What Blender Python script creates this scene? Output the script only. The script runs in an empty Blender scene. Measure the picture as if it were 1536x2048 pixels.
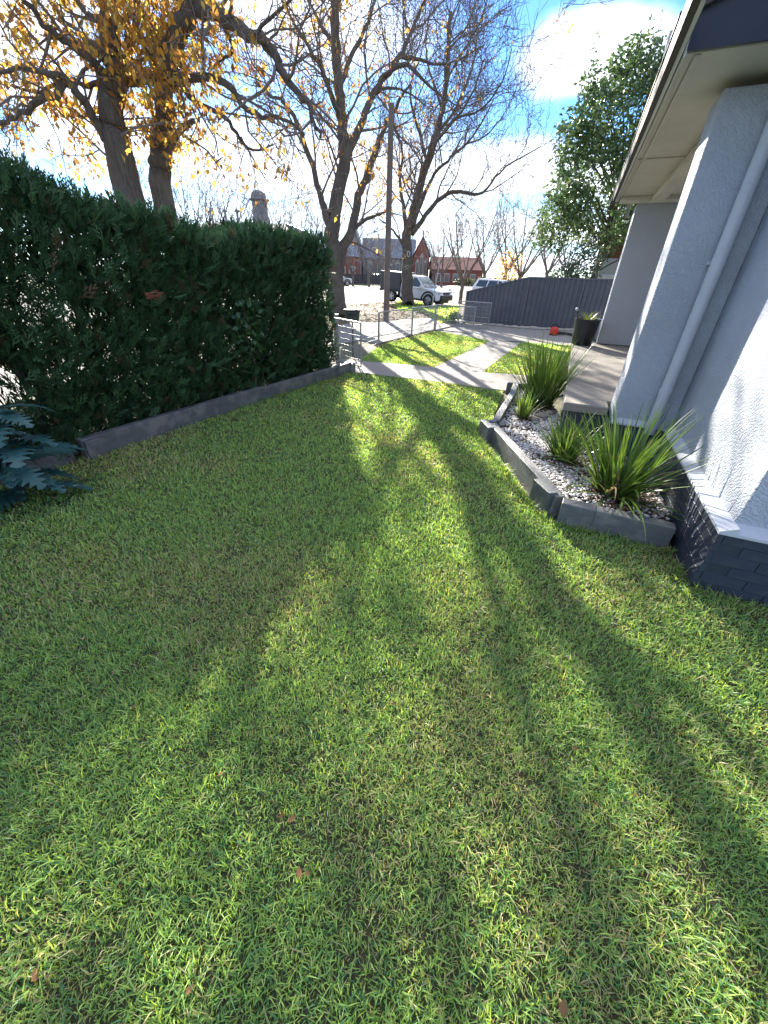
import bpy, math, random
import numpy as np
from mathutils import Vector, Matrix, Euler

R = math.radians
scene = bpy.context.scene
COL = scene.collection

# ------------------------------------------------------------------ camera
F, HOR, CAMH, CX, CY, ROLL = 768.0, 548.0, 1.75, 768.0, 1024.0, R(1.7)
PITCH = math.atan((CY - HOR) / F)
cam = bpy.data.cameras.new('camera')
cam.sensor_fit = 'HORIZONTAL'; cam.sensor_width = 36.0; cam.lens = 18.0
cam.clip_start = 0.02; cam.clip_end = 6000
camo = bpy.data.objects.new('camera', cam); COL.objects.link(camo)
camo.matrix_world = (Matrix.Translation((0, 0, CAMH)) @ Matrix.Rotation(R(90) - PITCH, 4, 'X') @ Matrix.Rotation(ROLL, 4, 'Z'))
scene.camera = camo

def ray(u, v):
    a, b = u - CX, v - CY
    x = (a * math.cos(ROLL) + b * math.sin(ROLL)) / F
    y = -(-a * math.sin(ROLL) + b * math.cos(ROLL)) / F
    return Vector((x, math.cos(PITCH) + y * math.sin(PITCH), -math.sin(PITCH) + y * math.cos(PITCH)))
def gp(u, v, z=0.0):
    """the point of the level z seen at photo pixel u, v"""
    r = ray(u, v); t = (z - CAMH) / r.z
    return Vector((r.x * t, r.y * t, z))
def dp(u, v, Y):
    """the point at distance Y seen at photo pixel u, v"""
    r = ray(u, v); t = Y / r.y
    return Vector((r.x * t, Y, CAMH + r.z * t))

# ------------------------------------------------------------------ sky, sun, exposure
SUN_AZ, SUN_EL = R(-10.0), R(22.0)
SUN_STRENGTH, SKY_STRENGTH, EXPOSURE = 4.9, 0.060, 2.5
w = bpy.data.worlds.new('World'); scene.world = w; w.use_nodes = True
nt = w.node_tree; nt.nodes.clear()
def N(t, **k):
    n = nt.nodes.new(t)
    for a, b in k.items(): setattr(n, a, b)
    return n
def L(a, b): nt.links.new(a, b)
def wm(op, a, b=None, c=None):
    n = N('ShaderNodeMath', operation=op)
    for i, x in enumerate((a, b, c)):
        if x is None: continue
        if isinstance(x, (int, float)): n.inputs[i].default_value = x
        else: L(x, n.inputs[i])
    return n.outputs[0]
sky = N('ShaderNodeTexSky', sky_type='NISHITA')
sky.sun_disc = False; sky.sun_elevation = SUN_EL; sky.sun_rotation = SUN_AZ
sky.air_density = 1.0; sky.dust_density = 0.15; sky.ozone_density = 3.0; sky.altitude = 200
tc = N('ShaderNodeTexCoord'); sep = N('ShaderNodeSeparateXYZ'); L(tc.outputs['Generated'], sep.inputs[0])
dx, dy, dz = sep.outputs
zc = wm('MAXIMUM', dz, 0.0)
den = wm('ADD', zc, 0.12)
cmb = N('ShaderNodeCombineXYZ'); L(wm('DIVIDE', dx, den), cmb.inputs[0]); L(wm('DIVIDE', dy, den), cmb.inputs[1])
n1 = N('ShaderNodeTexNoise'); n1.inputs['Scale'].default_value = 0.75; n1.inputs['Detail'].default_value = 7; n1.inputs['Roughness'].default_value = 0.55; n1.inputs['Distortion'].default_value = 0.4
mp = N('ShaderNodeMapping'); mp.inputs['Location'].default_value = (3.1, 1.9, 0); mp.inputs['Scale'].default_value = (0.7, 1.25, 1)
L(cmb.outputs[0], mp.inputs[0]); L(mp.outputs[0], n1.inputs['Vector'])
mr = N('ShaderNodeMapRange', interpolation_type='SMOOTHSTEP'); L(n1.outputs[0], mr.inputs[0])
mr.inputs[1].default_value = 0.42; mr.inputs[2].default_value = 0.60
# the clouds one can point to, as soft-edged ovals in azimuth and elevation
n2 = N('ShaderNodeTexNoise'); n2.inputs['Scale'].default_value = 7.0; n2.inputs['Detail'].default_value = 6
L(tc.outputs['Generated'], n2.inputs['Vector'])
az = wm('MULTIPLY', wm('ARCTAN2', dx, dy), 57.2958)
el = wm('MULTIPLY', wm('ARCSINE', dz), 57.2958)
wob = wm('MULTIPLY', wm('SUBTRACT', n2.outputs[0], 0.5), 1.1)
def oval(a0, e0, wa, we, soft, amt=1.0):
    p = wm('DIVIDE', wm('SUBTRACT', az, a0), wa); q = wm('DIVIDE', wm('SUBTRACT', el, e0), we)
    r = wm('ADD', wm('SQRT', wm('ADD', wm('MULTIPLY', p, p), wm('MULTIPLY', q, q))), wob)
    m = N('ShaderNodeMapRange', interpolation_type='SMOOTHSTEP'); L(r, m.inputs[0])
    m.inputs[1].default_value = 1.0 + soft; m.inputs[2].default_value = 1.0 - soft; m.inputs[3].default_value = 0; m.inputs[4].default_value = amt
    return m.outputs[0]
mask = mr.outputs[0]
gap = None
for a0, e0, wa, we, soft in ((15.6, 14.0, 4.2, 1.5, .5), (19, 21.5, 9, 1.7, .4), (13.2, 7.5, 9, .5, .6), (-20, 16, 9, 3.5, .6), (3, 16, 8, 1.8, .6)):
    o = oval(a0, e0, wa, we, soft); gap = o if gap is None else wm('MAXIMUM', gap, o)
mask = wm('MULTIPLY', mask, wm('SUBTRACT', 1.0, wm('MULTIPLY', gap, 0.92)))
for a0, e0, wa, we, soft, amt in ((18.5, 17.5, 6.6, 2.5, .3, 1.0), (13, 10.6, 8, 1.7, .5, .95), (-6, 9.5, 20, 3.2, .6, .95), (8, 5, 40, 1.6, .6, .8), (-8, 20, 9, 2.6, .7, .9)):
    mask = wm('MAXIMUM', mask, oval(a0, e0, wa, we, soft, amt))
mask = wm('MULTIPLY', mask, 0.97)
mix = N('ShaderNodeMix', data_type='RGBA'); L(mask, mix.inputs['Factor'])
sat = N('ShaderNodeHueSaturation'); sat.inputs['Saturation'].default_value = 1.15; L(sky.outputs[0], sat.inputs['Color'])
tint = N('ShaderNodeMix', data_type='RGBA', blend_type='MULTIPLY'); tint.inputs['Factor'].default_value = 1; tint.inputs[7].default_value = (.55, .74, 1.0, 1)
L(sat.outputs[0], tint.inputs[6]); L(tint.outputs[2], mix.inputs[6]); mix.inputs[7].default_value = (6.0, 6.3, 7.0, 1)
bg = N('ShaderNodeBackground'); bg.inputs['Strength'].default_value = SKY_STRENGTH
L(mix.outputs[2], bg.inputs[0]); wo = N('ShaderNodeOutputWorld'); L(bg.outputs[0], wo.inputs[0])

sl = bpy.data.lights.new('sun', 'SUN'); sl.energy = SUN_STRENGTH; sl.angle = R(0.5); sl.color = (1.0, 0.93, 0.80)
so = bpy.data.objects.new('sun', sl); COL.objects.link(so)
sd = Vector((math.sin(SUN_AZ) * math.cos(SUN_EL), math.cos(SUN_AZ) * math.cos(SUN_EL), math.sin(SUN_EL)))
so.rotation_euler = sd.to_track_quat('Z', 'Y').to_euler(); so.location = (0, 0, 30)
vs = scene.view_settings
vs.view_transform = 'Standard'; vs.look = 'None'; vs.gamma = 1.0; vs.use_curve_mapping = False; vs.exposure = EXPOSURE
scene.cycles.use_denoising = True
scene.cycles.max_bounces = 8; scene.cycles.transparent_max_bounces = 8; scene.cycles.diffuse_bounces = 4

# ------------------------------------------------------------------ materials
def mat(name, base, rough=0.7, var=None, scale=8.0, detail=5, bump=0.0, bscale=40.0, bdist=0.01, spec=0.4, metal=0.0,
        attr=None, trans=0.0, coords='Object', stretch=(1, 1, 1), var2=None, scale2=2.0, amt2=0.5, bdetail=4, bkind='noise', tmul=None):
    m = bpy.data.materials.new(name); m.use_nodes = True
    t = m.node_tree; b = t.nodes['Principled BSDF']; out = t.nodes['Material Output']
    def nn(ty, **k):
        n = t.nodes.new(ty)
        for a, c in k.items(): setattr(n, a, c)
        return n
    b.inputs['Roughness'].default_value = rough; b.inputs['Specular IOR Level'].default_value = spec; b.inputs['Metallic'].default_value = metal
    base4 = tuple(base) + (1,)
    b.inputs['Base Color'].default_value = base4
    tcn = nn('ShaderNodeTexCoord'); mpn = nn('ShaderNodeMapping'); mpn.inputs['Scale'].default_value = stretch
    t.links.new(tcn.outputs[coords], mpn.inputs[0])
    colour = None
    if attr:
        an = nn('ShaderNodeAttribute'); an.attribute_name = attr; colour = an.outputs['Color']
    if var is not None:
        no = nn('ShaderNodeTexNoise'); no.inputs['Scale'].default_value = scale; no.inputs['Detail'].default_value = detail
        no.inputs['Roughness'].default_value = 0.65
        t.links.new(mpn.outputs[0], no.inputs['Vector'])
        rm = nn('ShaderNodeMapRange'); rm.inputs[1].default_value = 0.33; rm.inputs[2].default_value = 0.67
        t.links.new(no.outputs[0], rm.inputs[0])
        mx = nn('ShaderNodeMix', data_type='RGBA'); t.links.new(rm.outputs[0], mx.inputs['Factor'])
        if colour: t.links.new(colour, mx.inputs[6])
        else: mx.inputs[6].default_value = base4
        mx.inputs[7].default_value = tuple(var) + (1,)
        colour = mx.outputs[2]
    if var2 is not None:
        no = nn('ShaderNodeTexNoise'); no.inputs['Scale'].default_value = scale2; no.inputs['Detail'].default_value = 6
        t.links.new(tcn.outputs[coords], no.inputs['Vector'])
        rm = nn('ShaderNodeMapRange'); rm.inputs[1].default_value = 0.48; rm.inputs[2].default_value = 0.66; rm.inputs[4].default_value = amt2
        t.links.new(no.outputs[0], rm.inputs[0])
        mx = nn('ShaderNodeMix', data_type='RGBA'); t.links.new(rm.outputs[0], mx.inputs['Factor'])
        if colour: t.links.new(colour, mx.inputs[6])
        else: mx.inputs[6].default_value = base4
        mx.inputs[7].default_value = tuple(var2) + (1,)
        colour = mx.outputs[2]
    if colour: t.links.new(colour, b.inputs['Base Color'])
    if bump:
        bn = nn('ShaderNodeTexNoise'); bn.inputs['Scale'].default_value = bscale; bn.inputs['Detail'].default_value = bdetail
        t.links.new(mpn.outputs[0], bn.inputs['Vector'])
        h = bn.outputs[0]
        if bkind == 'stucco':
            wv = nn('ShaderNodeTexWave', wave_type='BANDS', bands_direction='DIAGONAL'); wv.inputs['Scale'].default_value = bscale * 0.16
            wv.inputs['Distortion'].default_value = 14; wv.inputs['Detail'].default_value = 4; wv.inputs['Detail Scale'].default_value = 1.6
            t.links.new(mpn.outputs[0], wv.inputs['Vector'])
            ad = nn('ShaderNodeMath', operation='ADD'); t.links.new(h, ad.inputs[0]); t.links.new(wv.outputs[0], ad.inputs[1]); h = ad.outputs[0]
        bp = nn('ShaderNodeBump'); bp.inputs['Strength'].default_value = bump; bp.inputs['Distance'].default_value = bdist
        t.links.new(h, bp.inputs['Height']); t.links.new(bp.outputs[0], b.inputs['Normal'])
    if trans:
        tr = nn('ShaderNodeBsdfTranslucent'); ms = nn('ShaderNodeMixShader'); ms.inputs[0].default_value = trans
        if colour and tmul:                     # light that comes through a leaf is yellower than what it reflects
            mu = nn('ShaderNodeMix', data_type='RGBA', blend_type='MULTIPLY'); mu.inputs['Factor'].default_value = 1
            t.links.new(colour, mu.inputs[6]); mu.inputs[7].default_value = tuple(tmul) + (1,); mu.clamp_result = False; t.links.new(mu.outputs[2], tr.inputs[0])
        elif colour: t.links.new(colour, tr.inputs[0])
        else: tr.inputs[0].default_value = base4
        t.links.new(b.outputs[0], ms.inputs[1]); t.links.new(tr.outputs[0], ms.inputs[2]); t.links.new(ms.outputs[0], out.inputs[0])
    return m

M = {}
M['soil_lawn'] = mat('lawn_soil', (.05, .065, .026), .95, (.075, .062, .036), 24, bump=.9, bscale=110, bdist=.03, var2=(.035, .05, .02), scale2=1.5)
M['grass'] = mat('grass_blade', (.08, .13, .03), .42, attr='col', trans=.52, spec=.5, tmul=(1.38, 1.32, .38))
M['verge'] = mat('verge_earth', (.12, .09, .062), .95, (.075, .062, .04), 3, bump=.5, bscale=30, bdist=.03, var2=(.06, .085, .03), scale2=.35, amt2=.7)
M['ground'] = mat('ground_far', (.10, .105, .055), .95, (.13, .11, .07), .6, var2=(.06, .085, .03), scale2=.08, amt2=.8)
M['concrete'] = mat('concrete', (.25, .226, .20), .85, (.205, .187, .17), 5, bump=.25, bscale=120, bdist=.004, var2=(.22, .195, .17), scale2=1.3, amt2=.6)
M['footpath'] = mat('footpath_concrete', (.225, .217, .21), .88, (.185, .178, .17), 3, bump=.2, bscale=80, bdist=.004, var2=(.20, .19, .175), scale2=.8, amt2=.5)
M['asphalt'] = mat('asphalt', (.09, .089, .088), .8, (.12, .118, .116), 1.2, bump=.3, bscale=90, bdist=.006, stretch=(1, .25, 1))
M['stucco'] = mat('stucco', (.395, .43, .495), .8, (.355, .39, .45), 2.2, bump=.6, bscale=85, bdist=.008, bkind='stucco', var2=(.31, .33, .36), scale2=1.6, amt2=.5)
M['stucco_smooth'] = mat('render_paint', (.40, .42, .46), .75, (.36, .38, .415), 1.6, bump=.25, bscale=40, bdist=.006)
M['white_paint'] = mat('white_paint', (.46, .485, .535), .5, (.41, .435, .48), 5, bump=.1, bscale=60, bdist=.003)
M['navy'] = mat('navy_paint', (.022, .03, .05), .6, (.03, .04, .062), 9, bump=.35, bscale=70, bdist=.004, var2=(.05, .055, .065), scale2=5, amt2=.35)
M['mortar'] = mat('painted_mortar', (.026, .034, .052), .6, (.02, .027, .043), 20, bump=.4, bscale=120, bdist=.003)
M['gable'] = mat('gable_board', (.008, .013, .028), .45, (.012, .018, .036), 2, stretch=(1, 6, 6), bump=.15, bscale=30, bdist=.003)
M['sleeper'] = mat('sleeper_paint', (.05, .055, .064), .5, (.085, .09, .10), 3.5, spec=.9, bump=.8, bscale=26, bdist=.006, stretch=(9, .9, 9), var2=(.19, .18, .17), scale2=7, amt2=.6)
M['cream'] = mat('cream_paint', (.56, .54, .46), .6, (.47, .45, .38), 1.5, bump=.06, bscale=50, bdist=.003, var2=(.36, .34, .28), scale2=1.2, amt2=.35)
M['gutter'] = mat('gutter_paint', (.62, .63, .62), .4, (.54, .55, .54), 3)
M['gutter_dark'] = mat('roof_edge', (.022, .018, .016), .6, (.03, .026, .024), 6)
M['roof'] = mat('roof_sheet', (.04, .036, .034), .7, (.055, .05, .047), 3)
M['galv'] = mat('galvanised_steel', (.36, .37, .38), .42, (.27, .28, .29), 12, metal=.6)
M['wire'] = mat('wire', (.30, .31, .32), .5, (.2, .2, .2), 10, metal=.5)
M['colorbond'] = mat('fence_steel', (.068, .074, .088), .45, (.085, .092, .106), 2.5, spec=.45, var2=(.11, .112, .118), scale2=1.2, amt2=.4)
M['bark'] = mat('bark', (.125, .105, .088), .95, (.065, .055, .047), 7, bump=1.0, bscale=9, bdist=.06, stretch=(3.5, 3.5, .5), var2=(.16, .155, .135), scale2=2.2, amt2=.5)
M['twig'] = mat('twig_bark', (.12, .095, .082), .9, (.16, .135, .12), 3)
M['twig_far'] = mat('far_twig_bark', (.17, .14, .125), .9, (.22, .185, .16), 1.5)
M['leaf_gold'] = mat('autumn_leaf', (.5, .3, .05), .55, attr='col', trans=.55)
M['leaf_green'] = mat('evergreen_leaf', (.05, .09, .025), .35, attr='col', trans=.3, spec=.5)
M['hedge'] = mat('hedge_leaf', (.02, .05, .02), .65, attr='col', trans=.22, spec=.25)
M['strap'] = mat('strap_leaf', (.06, .11, .02), .35, attr='col', trans=.35, spec=.5, tmul=(1.2, 1.1, .6))
M['acanthus'] = mat('acanthus_leaf', (.035, .115, .115), .45, (.025, .085, .09), 14, bump=.4, bscale=30, bdist=.01, trans=.2, spec=.5, var2=(.07, .14, .10), scale2=5, amt2=.5)
M['pebble'] = mat('white_pebble', (.6, .58, .57), .6, attr='col')
M['litter'] = mat('leaf_litter', (.3, .18, .1), .8, attr='col', trans=.25)
M['mulch'] = mat('mulch', (.06, .045, .035), .95, (.11, .08, .055), 30, bump=.9, bscale=50, bdist=.03)
M['stone'] = mat('stone', (.30, .26, .22), .85, (.40, .36, .31), 8, bump=.5, bscale=20, bdist=.01)
M['pot'] = mat('pot_glaze', (.016, .018, .022), .4, (.024, .026, .03), 9)
M['red'] = mat('red_plastic', (.62, .045, .02), .4, (.5, .03, .015), 8)
M['black'] = mat('black_plastic', (.012, .012, .013), .45, (.02, .02, .02), 12)
M['pole'] = mat('pole_timber', (.15, .122, .10), .9, (.105, .085, .07), 6, stretch=(6, 6, .3), bump=.7, bscale=14, bdist=.02, var2=(.19, .165, .145), scale2=1.3)
M['carwhite'] = mat('car_paint_white', (.70, .71, .73), .25, (.66, .67, .69), 2, spec=.5)
M['cardark'] = mat('canopy_paint', (.022, .025, .032), .3, (.03, .033, .04), 2, spec=.5)
M['glass'] = mat('car_glass', (.05, .07, .075), .08, (.07, .095, .10), 1, spec=.9)
M['tyre'] = mat('tyre_rubber', (.015, .015, .015), .85, (.025, .024, .023), 20)
M['rim'] = mat('wheel_rim', (.45, .45, .46), .3, (.38, .38, .39), 8, metal=.7)
M['brick_red'] = mat('red_brick', (.26, .085, .055), .9, (.20, .07, .05), 1.5, bump=.3, bscale=30, bdist=.02, stretch=(1, 1, 4))
M['brick_brown'] = mat('brown_brick', (.30, .13, .07), .9, (.20, .085, .05), 3, stretch=(1, 1, 3), bump=.3, bscale=20, bdist=.02)
M['slate'] = mat('slate_roof', (.16, .19, .24), .55, (.12, .145, .19), 1.2, stretch=(1, 1, 5))
M['tile'] = mat('terracotta_roof', (.42, .21, .14), .8, (.34, .17, .115), 2, stretch=(1, 1, 5))
M['stone_far'] = mat('pale_stone', (.45, .42, .37), .85, (.38, .35, .31), 1.5)
M['grey_stone'] = mat('grey_stone', (.17, .165, .165), .9, (.22, .215, .21), 1.5)
M['pane'] = mat('window_pane', (.06, .07, .08), .12, (.10, .11, .12), 1.5, spec=.8)
M['fence_far'] = mat('far_fence', (.06, .055, .06), .9, (.09, .08, .08), 1)
M['curtain'] = mat('curtain', (.55, .52, .47), .9, (.42, .39, .36), 6, stretch=(6, 6, 1))

# ------------------------------------------------------------------ mesh helpers
def link(o, parent=None):
    COL.objects.link(o)
    if parent is not None: o.parent = parent
    return o
def tag(o, label=None, cat=None, group=None, kind=None):
    if label: o['label'] = label
    if cat: o['category'] = cat
    if group: o['group'] = group
    if kind: o['kind'] = kind
    return o
def empty(name, loc=(0, 0, 0), rz=0.0, parent=None):
    o = bpy.data.objects.new(name, None); o.location = loc; o.rotation_euler = (0, 0, rz); o.empty_display_size = .1
    return link(o, parent)
def raw(name, V, Fc, m, parent=None, smooth=False, cols=None):
    """V (n,3), Fc (k,3|4) arrays, one mesh object"""
    V = np.asarray(V, dtype=np.float32).reshape(-1, 3); Fc = np.asarray(Fc, dtype=np.int32)
    me = bpy.data.meshes.new(name)
    n, k = Fc.shape
    me.vertices.add(len(V)); me.vertices.foreach_set('co', V.ravel())
    me.loops.add(n * k); me.loops.foreach_set('vertex_index', Fc.ravel())
    me.polygons.add(n); me.polygons.foreach_set('loop_start', np.arange(0, n * k, k, dtype=np.int32))
    me.polygons.foreach_set('loop_total', np.full(n, k, dtype=np.int32))
    if smooth: me.polygons.foreach_set('use_smooth', np.ones(n, dtype=bool))
    me.materials.append(m)
    if cols is not None:
        a = me.attributes.new('col', 'FLOAT_COLOR', 'POINT')
        c = np.ones((len(V), 4), dtype=np.float32); c[:, :3] = cols
        a.data.foreach_set('color', c.ravel())
    me.update(calc_edges=True); me.validate()
    return link(bpy.data.objects.new(name, me), parent)

class MB:
    def __init__(s): s.v = []; s.f = []
    def add(s, vs, fs):
        o = len(s.v); s.v += [tuple(p) for p in vs]; s.f += [tuple(i + o for i in f) for f in fs]; return s
    def box(s, c, d, rz=0.0, mtx=None):
        hx, hy, hz = d[0] / 2, d[1] / 2, d[2] / 2
        P = [Vector((x, y, z)) for x in (-hx, hx) for y in (-hy, hy) for z in (-hz, hz)]
        m = Matrix.Translation(c) @ (mtx if mtx is not None else Matrix.Rotation(rz, 4, 'Z'))
        return s.add([m @ p for p in P], [(0, 1, 3, 2), (4, 6, 7, 5), (0, 4, 5, 1), (2, 3, 7, 6), (0, 2, 6, 4), (1, 5, 7, 3)])
    def bar(s, a, b, wd, ht, up=(0, 0, 1)):
        a, b = Vector(a), Vector(b); t = (b - a); ln = t.length; t.normalize()
        x = t.cross(Vector(up))
        if x.length < 1e-4: x = t.cross(Vector((1, 0, 0)))
        x.normalize(); z = x.cross(t)
        P = [p + x * (i * wd / 2) + z * (j * ht / 2) for p in (a, b) for i, j in ((-1, -1), (1, -1), (1, 1), (-1, 1))]
        return s.add(P, [(0, 3, 2, 1), (4, 5, 6, 7), (0, 1, 5, 4), (1, 2, 6, 5), (2, 3, 7, 6), (3, 0, 4, 7)])
    def prism(s, poly, z0, z1):
        n = len(poly)
        return s.add([(p[0], p[1], z0) for p in poly] + [(p[0], p[1], z1) for p in poly],
                     [tuple(range(n - 1, -1, -1)), tuple(range(n, 2 * n))] + [(i, (i + 1) % n, n + (i + 1) % n, n + i) for i in range(n)])
    def extrude(s, prof, x0, x1, fn):
        """closed profile of (a,b) swept from x0 to x1; fn(x,a,b) -> point"""
        n = len(prof)
        return s.add([fn(x0, *p) for p in prof] + [fn(x1, *p) for p in prof],
                     [tuple(range(n)), tuple(range(2 * n - 1, n - 1, -1))] + [(i, n + i, n + (i + 1) % n, (i + 1) % n) for i in range(n)])
    def tube(s, pts, rad, sides=8, cap=True):
        pts = [Vector(p) for p in pts]; n = len(pts)
        if not hasattr(rad, '__len__'): rad = [rad] * n
        base = len(s.v); px = None
        for i, p in enumerate(pts):
            t = (pts[min(i + 1, n - 1)] - pts[max(i - 1, 0)]).normalized()
            if px is None:
                px = t.orthogonal().normalized()
            else:
                px = (px - t * px.dot(t)).normalized()
            py = t.cross(px)
            for k in range(sides):
                a = 2 * math.pi * k / sides
                s.v.append(tuple(p + (px * math.cos(a) + py * math.sin(a)) * rad[i]))
        for i in range(n - 1):
            for k in range(sides):
                a = base + i * sides + k; b = base + i * sides + (k + 1) % sides
                s.f.append((a, b, b + sides, a + sides))
        if cap:
            s.f.append(tuple(base + k for k in range(sides - 1, -1, -1))); s.f.append(tuple(base + (n - 1) * sides + k for k in range(sides)))
        return s
    def lathe(s, prof, c=(0, 0, 0), sides=24):
        base = len(s.v); n = len(prof)
        for r, z in prof:
            for k in range(sides):
                a = 2 * math.pi * k / sides; s.v.append((c[0] + r * math.cos(a), c[1] + r * math.sin(a), c[2] + z))
        for i in range(n - 1):
            for k in range(sides):
                a = base + i * sides + k; b = base + i * sides + (k + 1) % sides
                s.f.append((a, b, b + sides, a + sides))
        s.f.append(tuple(base + k for k in range(sides - 1, -1, -1))); s.f.append(tuple(base + (n - 1) * sides + k for k in range(sides)))
        return s
    def build(s, name, m, parent=None, smooth=False, bevel=0.0, seg=2):
        me = bpy.data.meshes.new(name); me.from_pydata(s.v, [], s.f); me.materials.append(m)
        if smooth:
            me.polygons.foreach_set('use_smooth', [True] * len(me.polygons))
        me.update()
        o = link(bpy.data.objects.new(name, me), parent)
        if smooth == 'auto' or (smooth and bevel): pass
        if bevel:
            b = o.modifiers.new('bevel', 'BEVEL'); b.width = bevel; b.segments = seg; b.limit_method = 'ANGLE'; b.angle_limit = R(35)
        return o
def auto_smooth(o, ang=40):
    me = o.data
    try:
        me.set_sharp_from_angle(angle=R(ang))
    except Exception: pass

def vnoise(x, y, seed=0):
    """smooth value noise, arrays in, 0..1 out"""
    xi = np.floor(x).astype(np.int64); yi = np.floor(y).astype(np.int64); fx = x - xi; fy = y - yi
    def h(a, b):
        n = (a * 374761393 + b * 668265263 + seed * 982451653) & 0x7fffffff
        n = ((n ^ (n >> 13)) * 1274126177) & 0x7fffffff
        return ((n ^ (n >> 16)) & 0xffff) / 65535.0
    fx = fx * fx * (3 - 2 * fx); fy = fy * fy * (3 - 2 * fy)
    return (h(xi, yi) * (1 - fx) + h(xi + 1, yi) * fx) * (1 - fy) + (h(xi, yi + 1) * (1 - fx) + h(xi + 1, yi + 1) * fx) * fy
def fbm(x, y, seed=0, o=3):
    s = 0; a = .5; t = 0
    for i in range(o): s = s + a * vnoise(x * 2 ** i, y * 2 ** i, seed + i); t += a; a *= .5
    return s / t
def inpoly(x, y, poly):
    c = np.zeros(len(x), bool); n = len(poly)
    for i in range(n):
        x1, y1 = poly[i][:2]; x2, y2 = poly[(i + 1) % n][:2]
        if y1 == y2: continue
        k = ((y1 > y) != (y2 > y)) & (x < (x2 - x1) * (y - y1) / (y2 - y1) + x1); c ^= k
    return c
def sheet(name, poly, z, m, kind='structure'):
    o = MB().add([(p[0], p[1], z) for p in poly], [tuple(range(len(poly)))]).build(name, m)
    me = o.data
    if me.polygons[0].normal.z < 0: me.flip_normals()
    return tag(o, kind=kind)

# ------------------------------------------------------------------ ground
HA = R(22.9); HO = Vector((2.07, 1.97, 0))                       # the house's corner and heading
ha = Vector((math.sin(HA), math.cos(HA), 0)); hb = Vector((math.cos(HA), -math.sin(HA), 0))
def hp(t, s, z=0.0): return HO + hb * t + ha * s + Vector((0, 0, z))

S = 3000
sheet('ground', [(-S, -S), (S, -S), (S, S), (-S, S)], -0.03, M['ground'])
def xy(u, v): p = gp(u, v); return (p.x, p.y)
LAWN = [(-6.5, -1.2), (-5.2, -.2), (-3.26, 3.55), (-.84, 8.22), (.05, 7.98), (1.0, 7.6), (2.08, 7.05), (1.27, 4.7), (1.36, 3.1), (1.45, 2.76), (2.15, 2.42), (2.12, 1.95), (4.6, .9), (4.6, -1.2)]
SIDE1 = [(-.67, 9.51), (1.04, 9.02), (3.25, 13.46), (1.72, 15.5), (.80, 14.0), (-.25, 11.9)]
SIDE2 = [(2.03, 8.64), (4.29, 13.46), (5.72, 12.95), (4.1, 9.1), (3.75, 8.3)]
sheet('lawn', LAWN, 0.0, M['soil_lawn']); sheet('lawn', SIDE1, 0.0, M['soil_lawn']); sheet('lawn', SIDE2, 0.0, M['soil_lawn'])
# concrete slabs, each one a piece of the path
def slabs(name, quads, m, top=.012, gap=.006):
    root = tag(empty(name), kind='structure')
    for q in quads:
        c = sum((Vector((*p, 0)) for p in q), Vector()) / len(q)
        pl = []
        for p in q:
            v = Vector((*p, 0)); d = (c - v); pl.append(v + d.normalized() * gap)
        MB().prism([(p.x, p.y) for p in pl], -.06, top).build('slab', m, root, bevel=.004, seg=1)
    return root
def lerp2(a, b, t): return (a[0] + (b[0] - a[0]) * t, a[1] + (b[1] - a[1]) * t)
def strip(near, far, n):
    return [[lerp2(*near, i / n), lerp2(*near, (i + 1) / n), lerp2(*far, (i + 1) / n), lerp2(*far, i / n)] for i in range(n)]
path_q = [[(-2.2, 8.95), (-.84, 8.3), (-.67, 9.51), (-1.6, 9.85)], [(-.84, 8.3), (.14, 7.96), (.16, 9.26), (-.67, 9.51)], [(.14, 7.96), (1.02, 7.6), (1.04, 9.02), (.16, 9.26)],
          [(1.02, 7.6), (2.1, 7.12), (2.03, 8.64), (1.04, 9.02)], [(2.1, 7.12), (3.3, 6.95), (3.8, 8.25), (2.03, 8.64)]]
slabs('garden_path', path_q, M['concrete'])
slabs('connecting_path', strip(((1.04, 9.02), (3.25, 13.46)), ((2.03, 8.64), (4.29, 13.46)), 4), M['concrete'])
DRV = [strip(((3.25, 13.46), (9.2, 12.0)), ((2.55, 14.45), (9.9, 14.3)), 3), strip(((2.55, 14.45), (9.9, 14.3)), ((1.8, 15.6), (10.5, 16.9)), 3)]
slabs('driveway', DRV[0] + DRV[1] + strip(((1.8, 15.6), (10.5, 16.9)), ((3.2, 18.3), (10.6, 17.15)), 3), M['concrete'])
slabs('footpath', [[xy(*p) for p in q] for q in (
      [(560, 700), (640, 718), (676, 690), (640, 660)], [(640, 660), (676, 690), (722, 680), (700, 647)], [(700, 647), (722, 680), (757, 688), (766, 645)],
      [(766, 645), (757, 688), (823, 671), (814, 639)], [(814, 639), (823, 671), (866, 661), (876, 637)], [(876, 637), (868, 661), (925, 648), (922, 639)])], M['footpath'], top=.02)
slabs('footpath', [[(-16, -8), (-13, -9.5), (-6.4, 3.6), (-9, 5.2)], [(-9, 5.2), (-6.4, 3.6), (-3.9, 8.6), (-6.2, 10.2)], [(-6.2, 10.2), (-3.9, 8.6), (-1.85, 12.2), (-3.4, 14.2)]], M['footpath'], top=.02)
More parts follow.
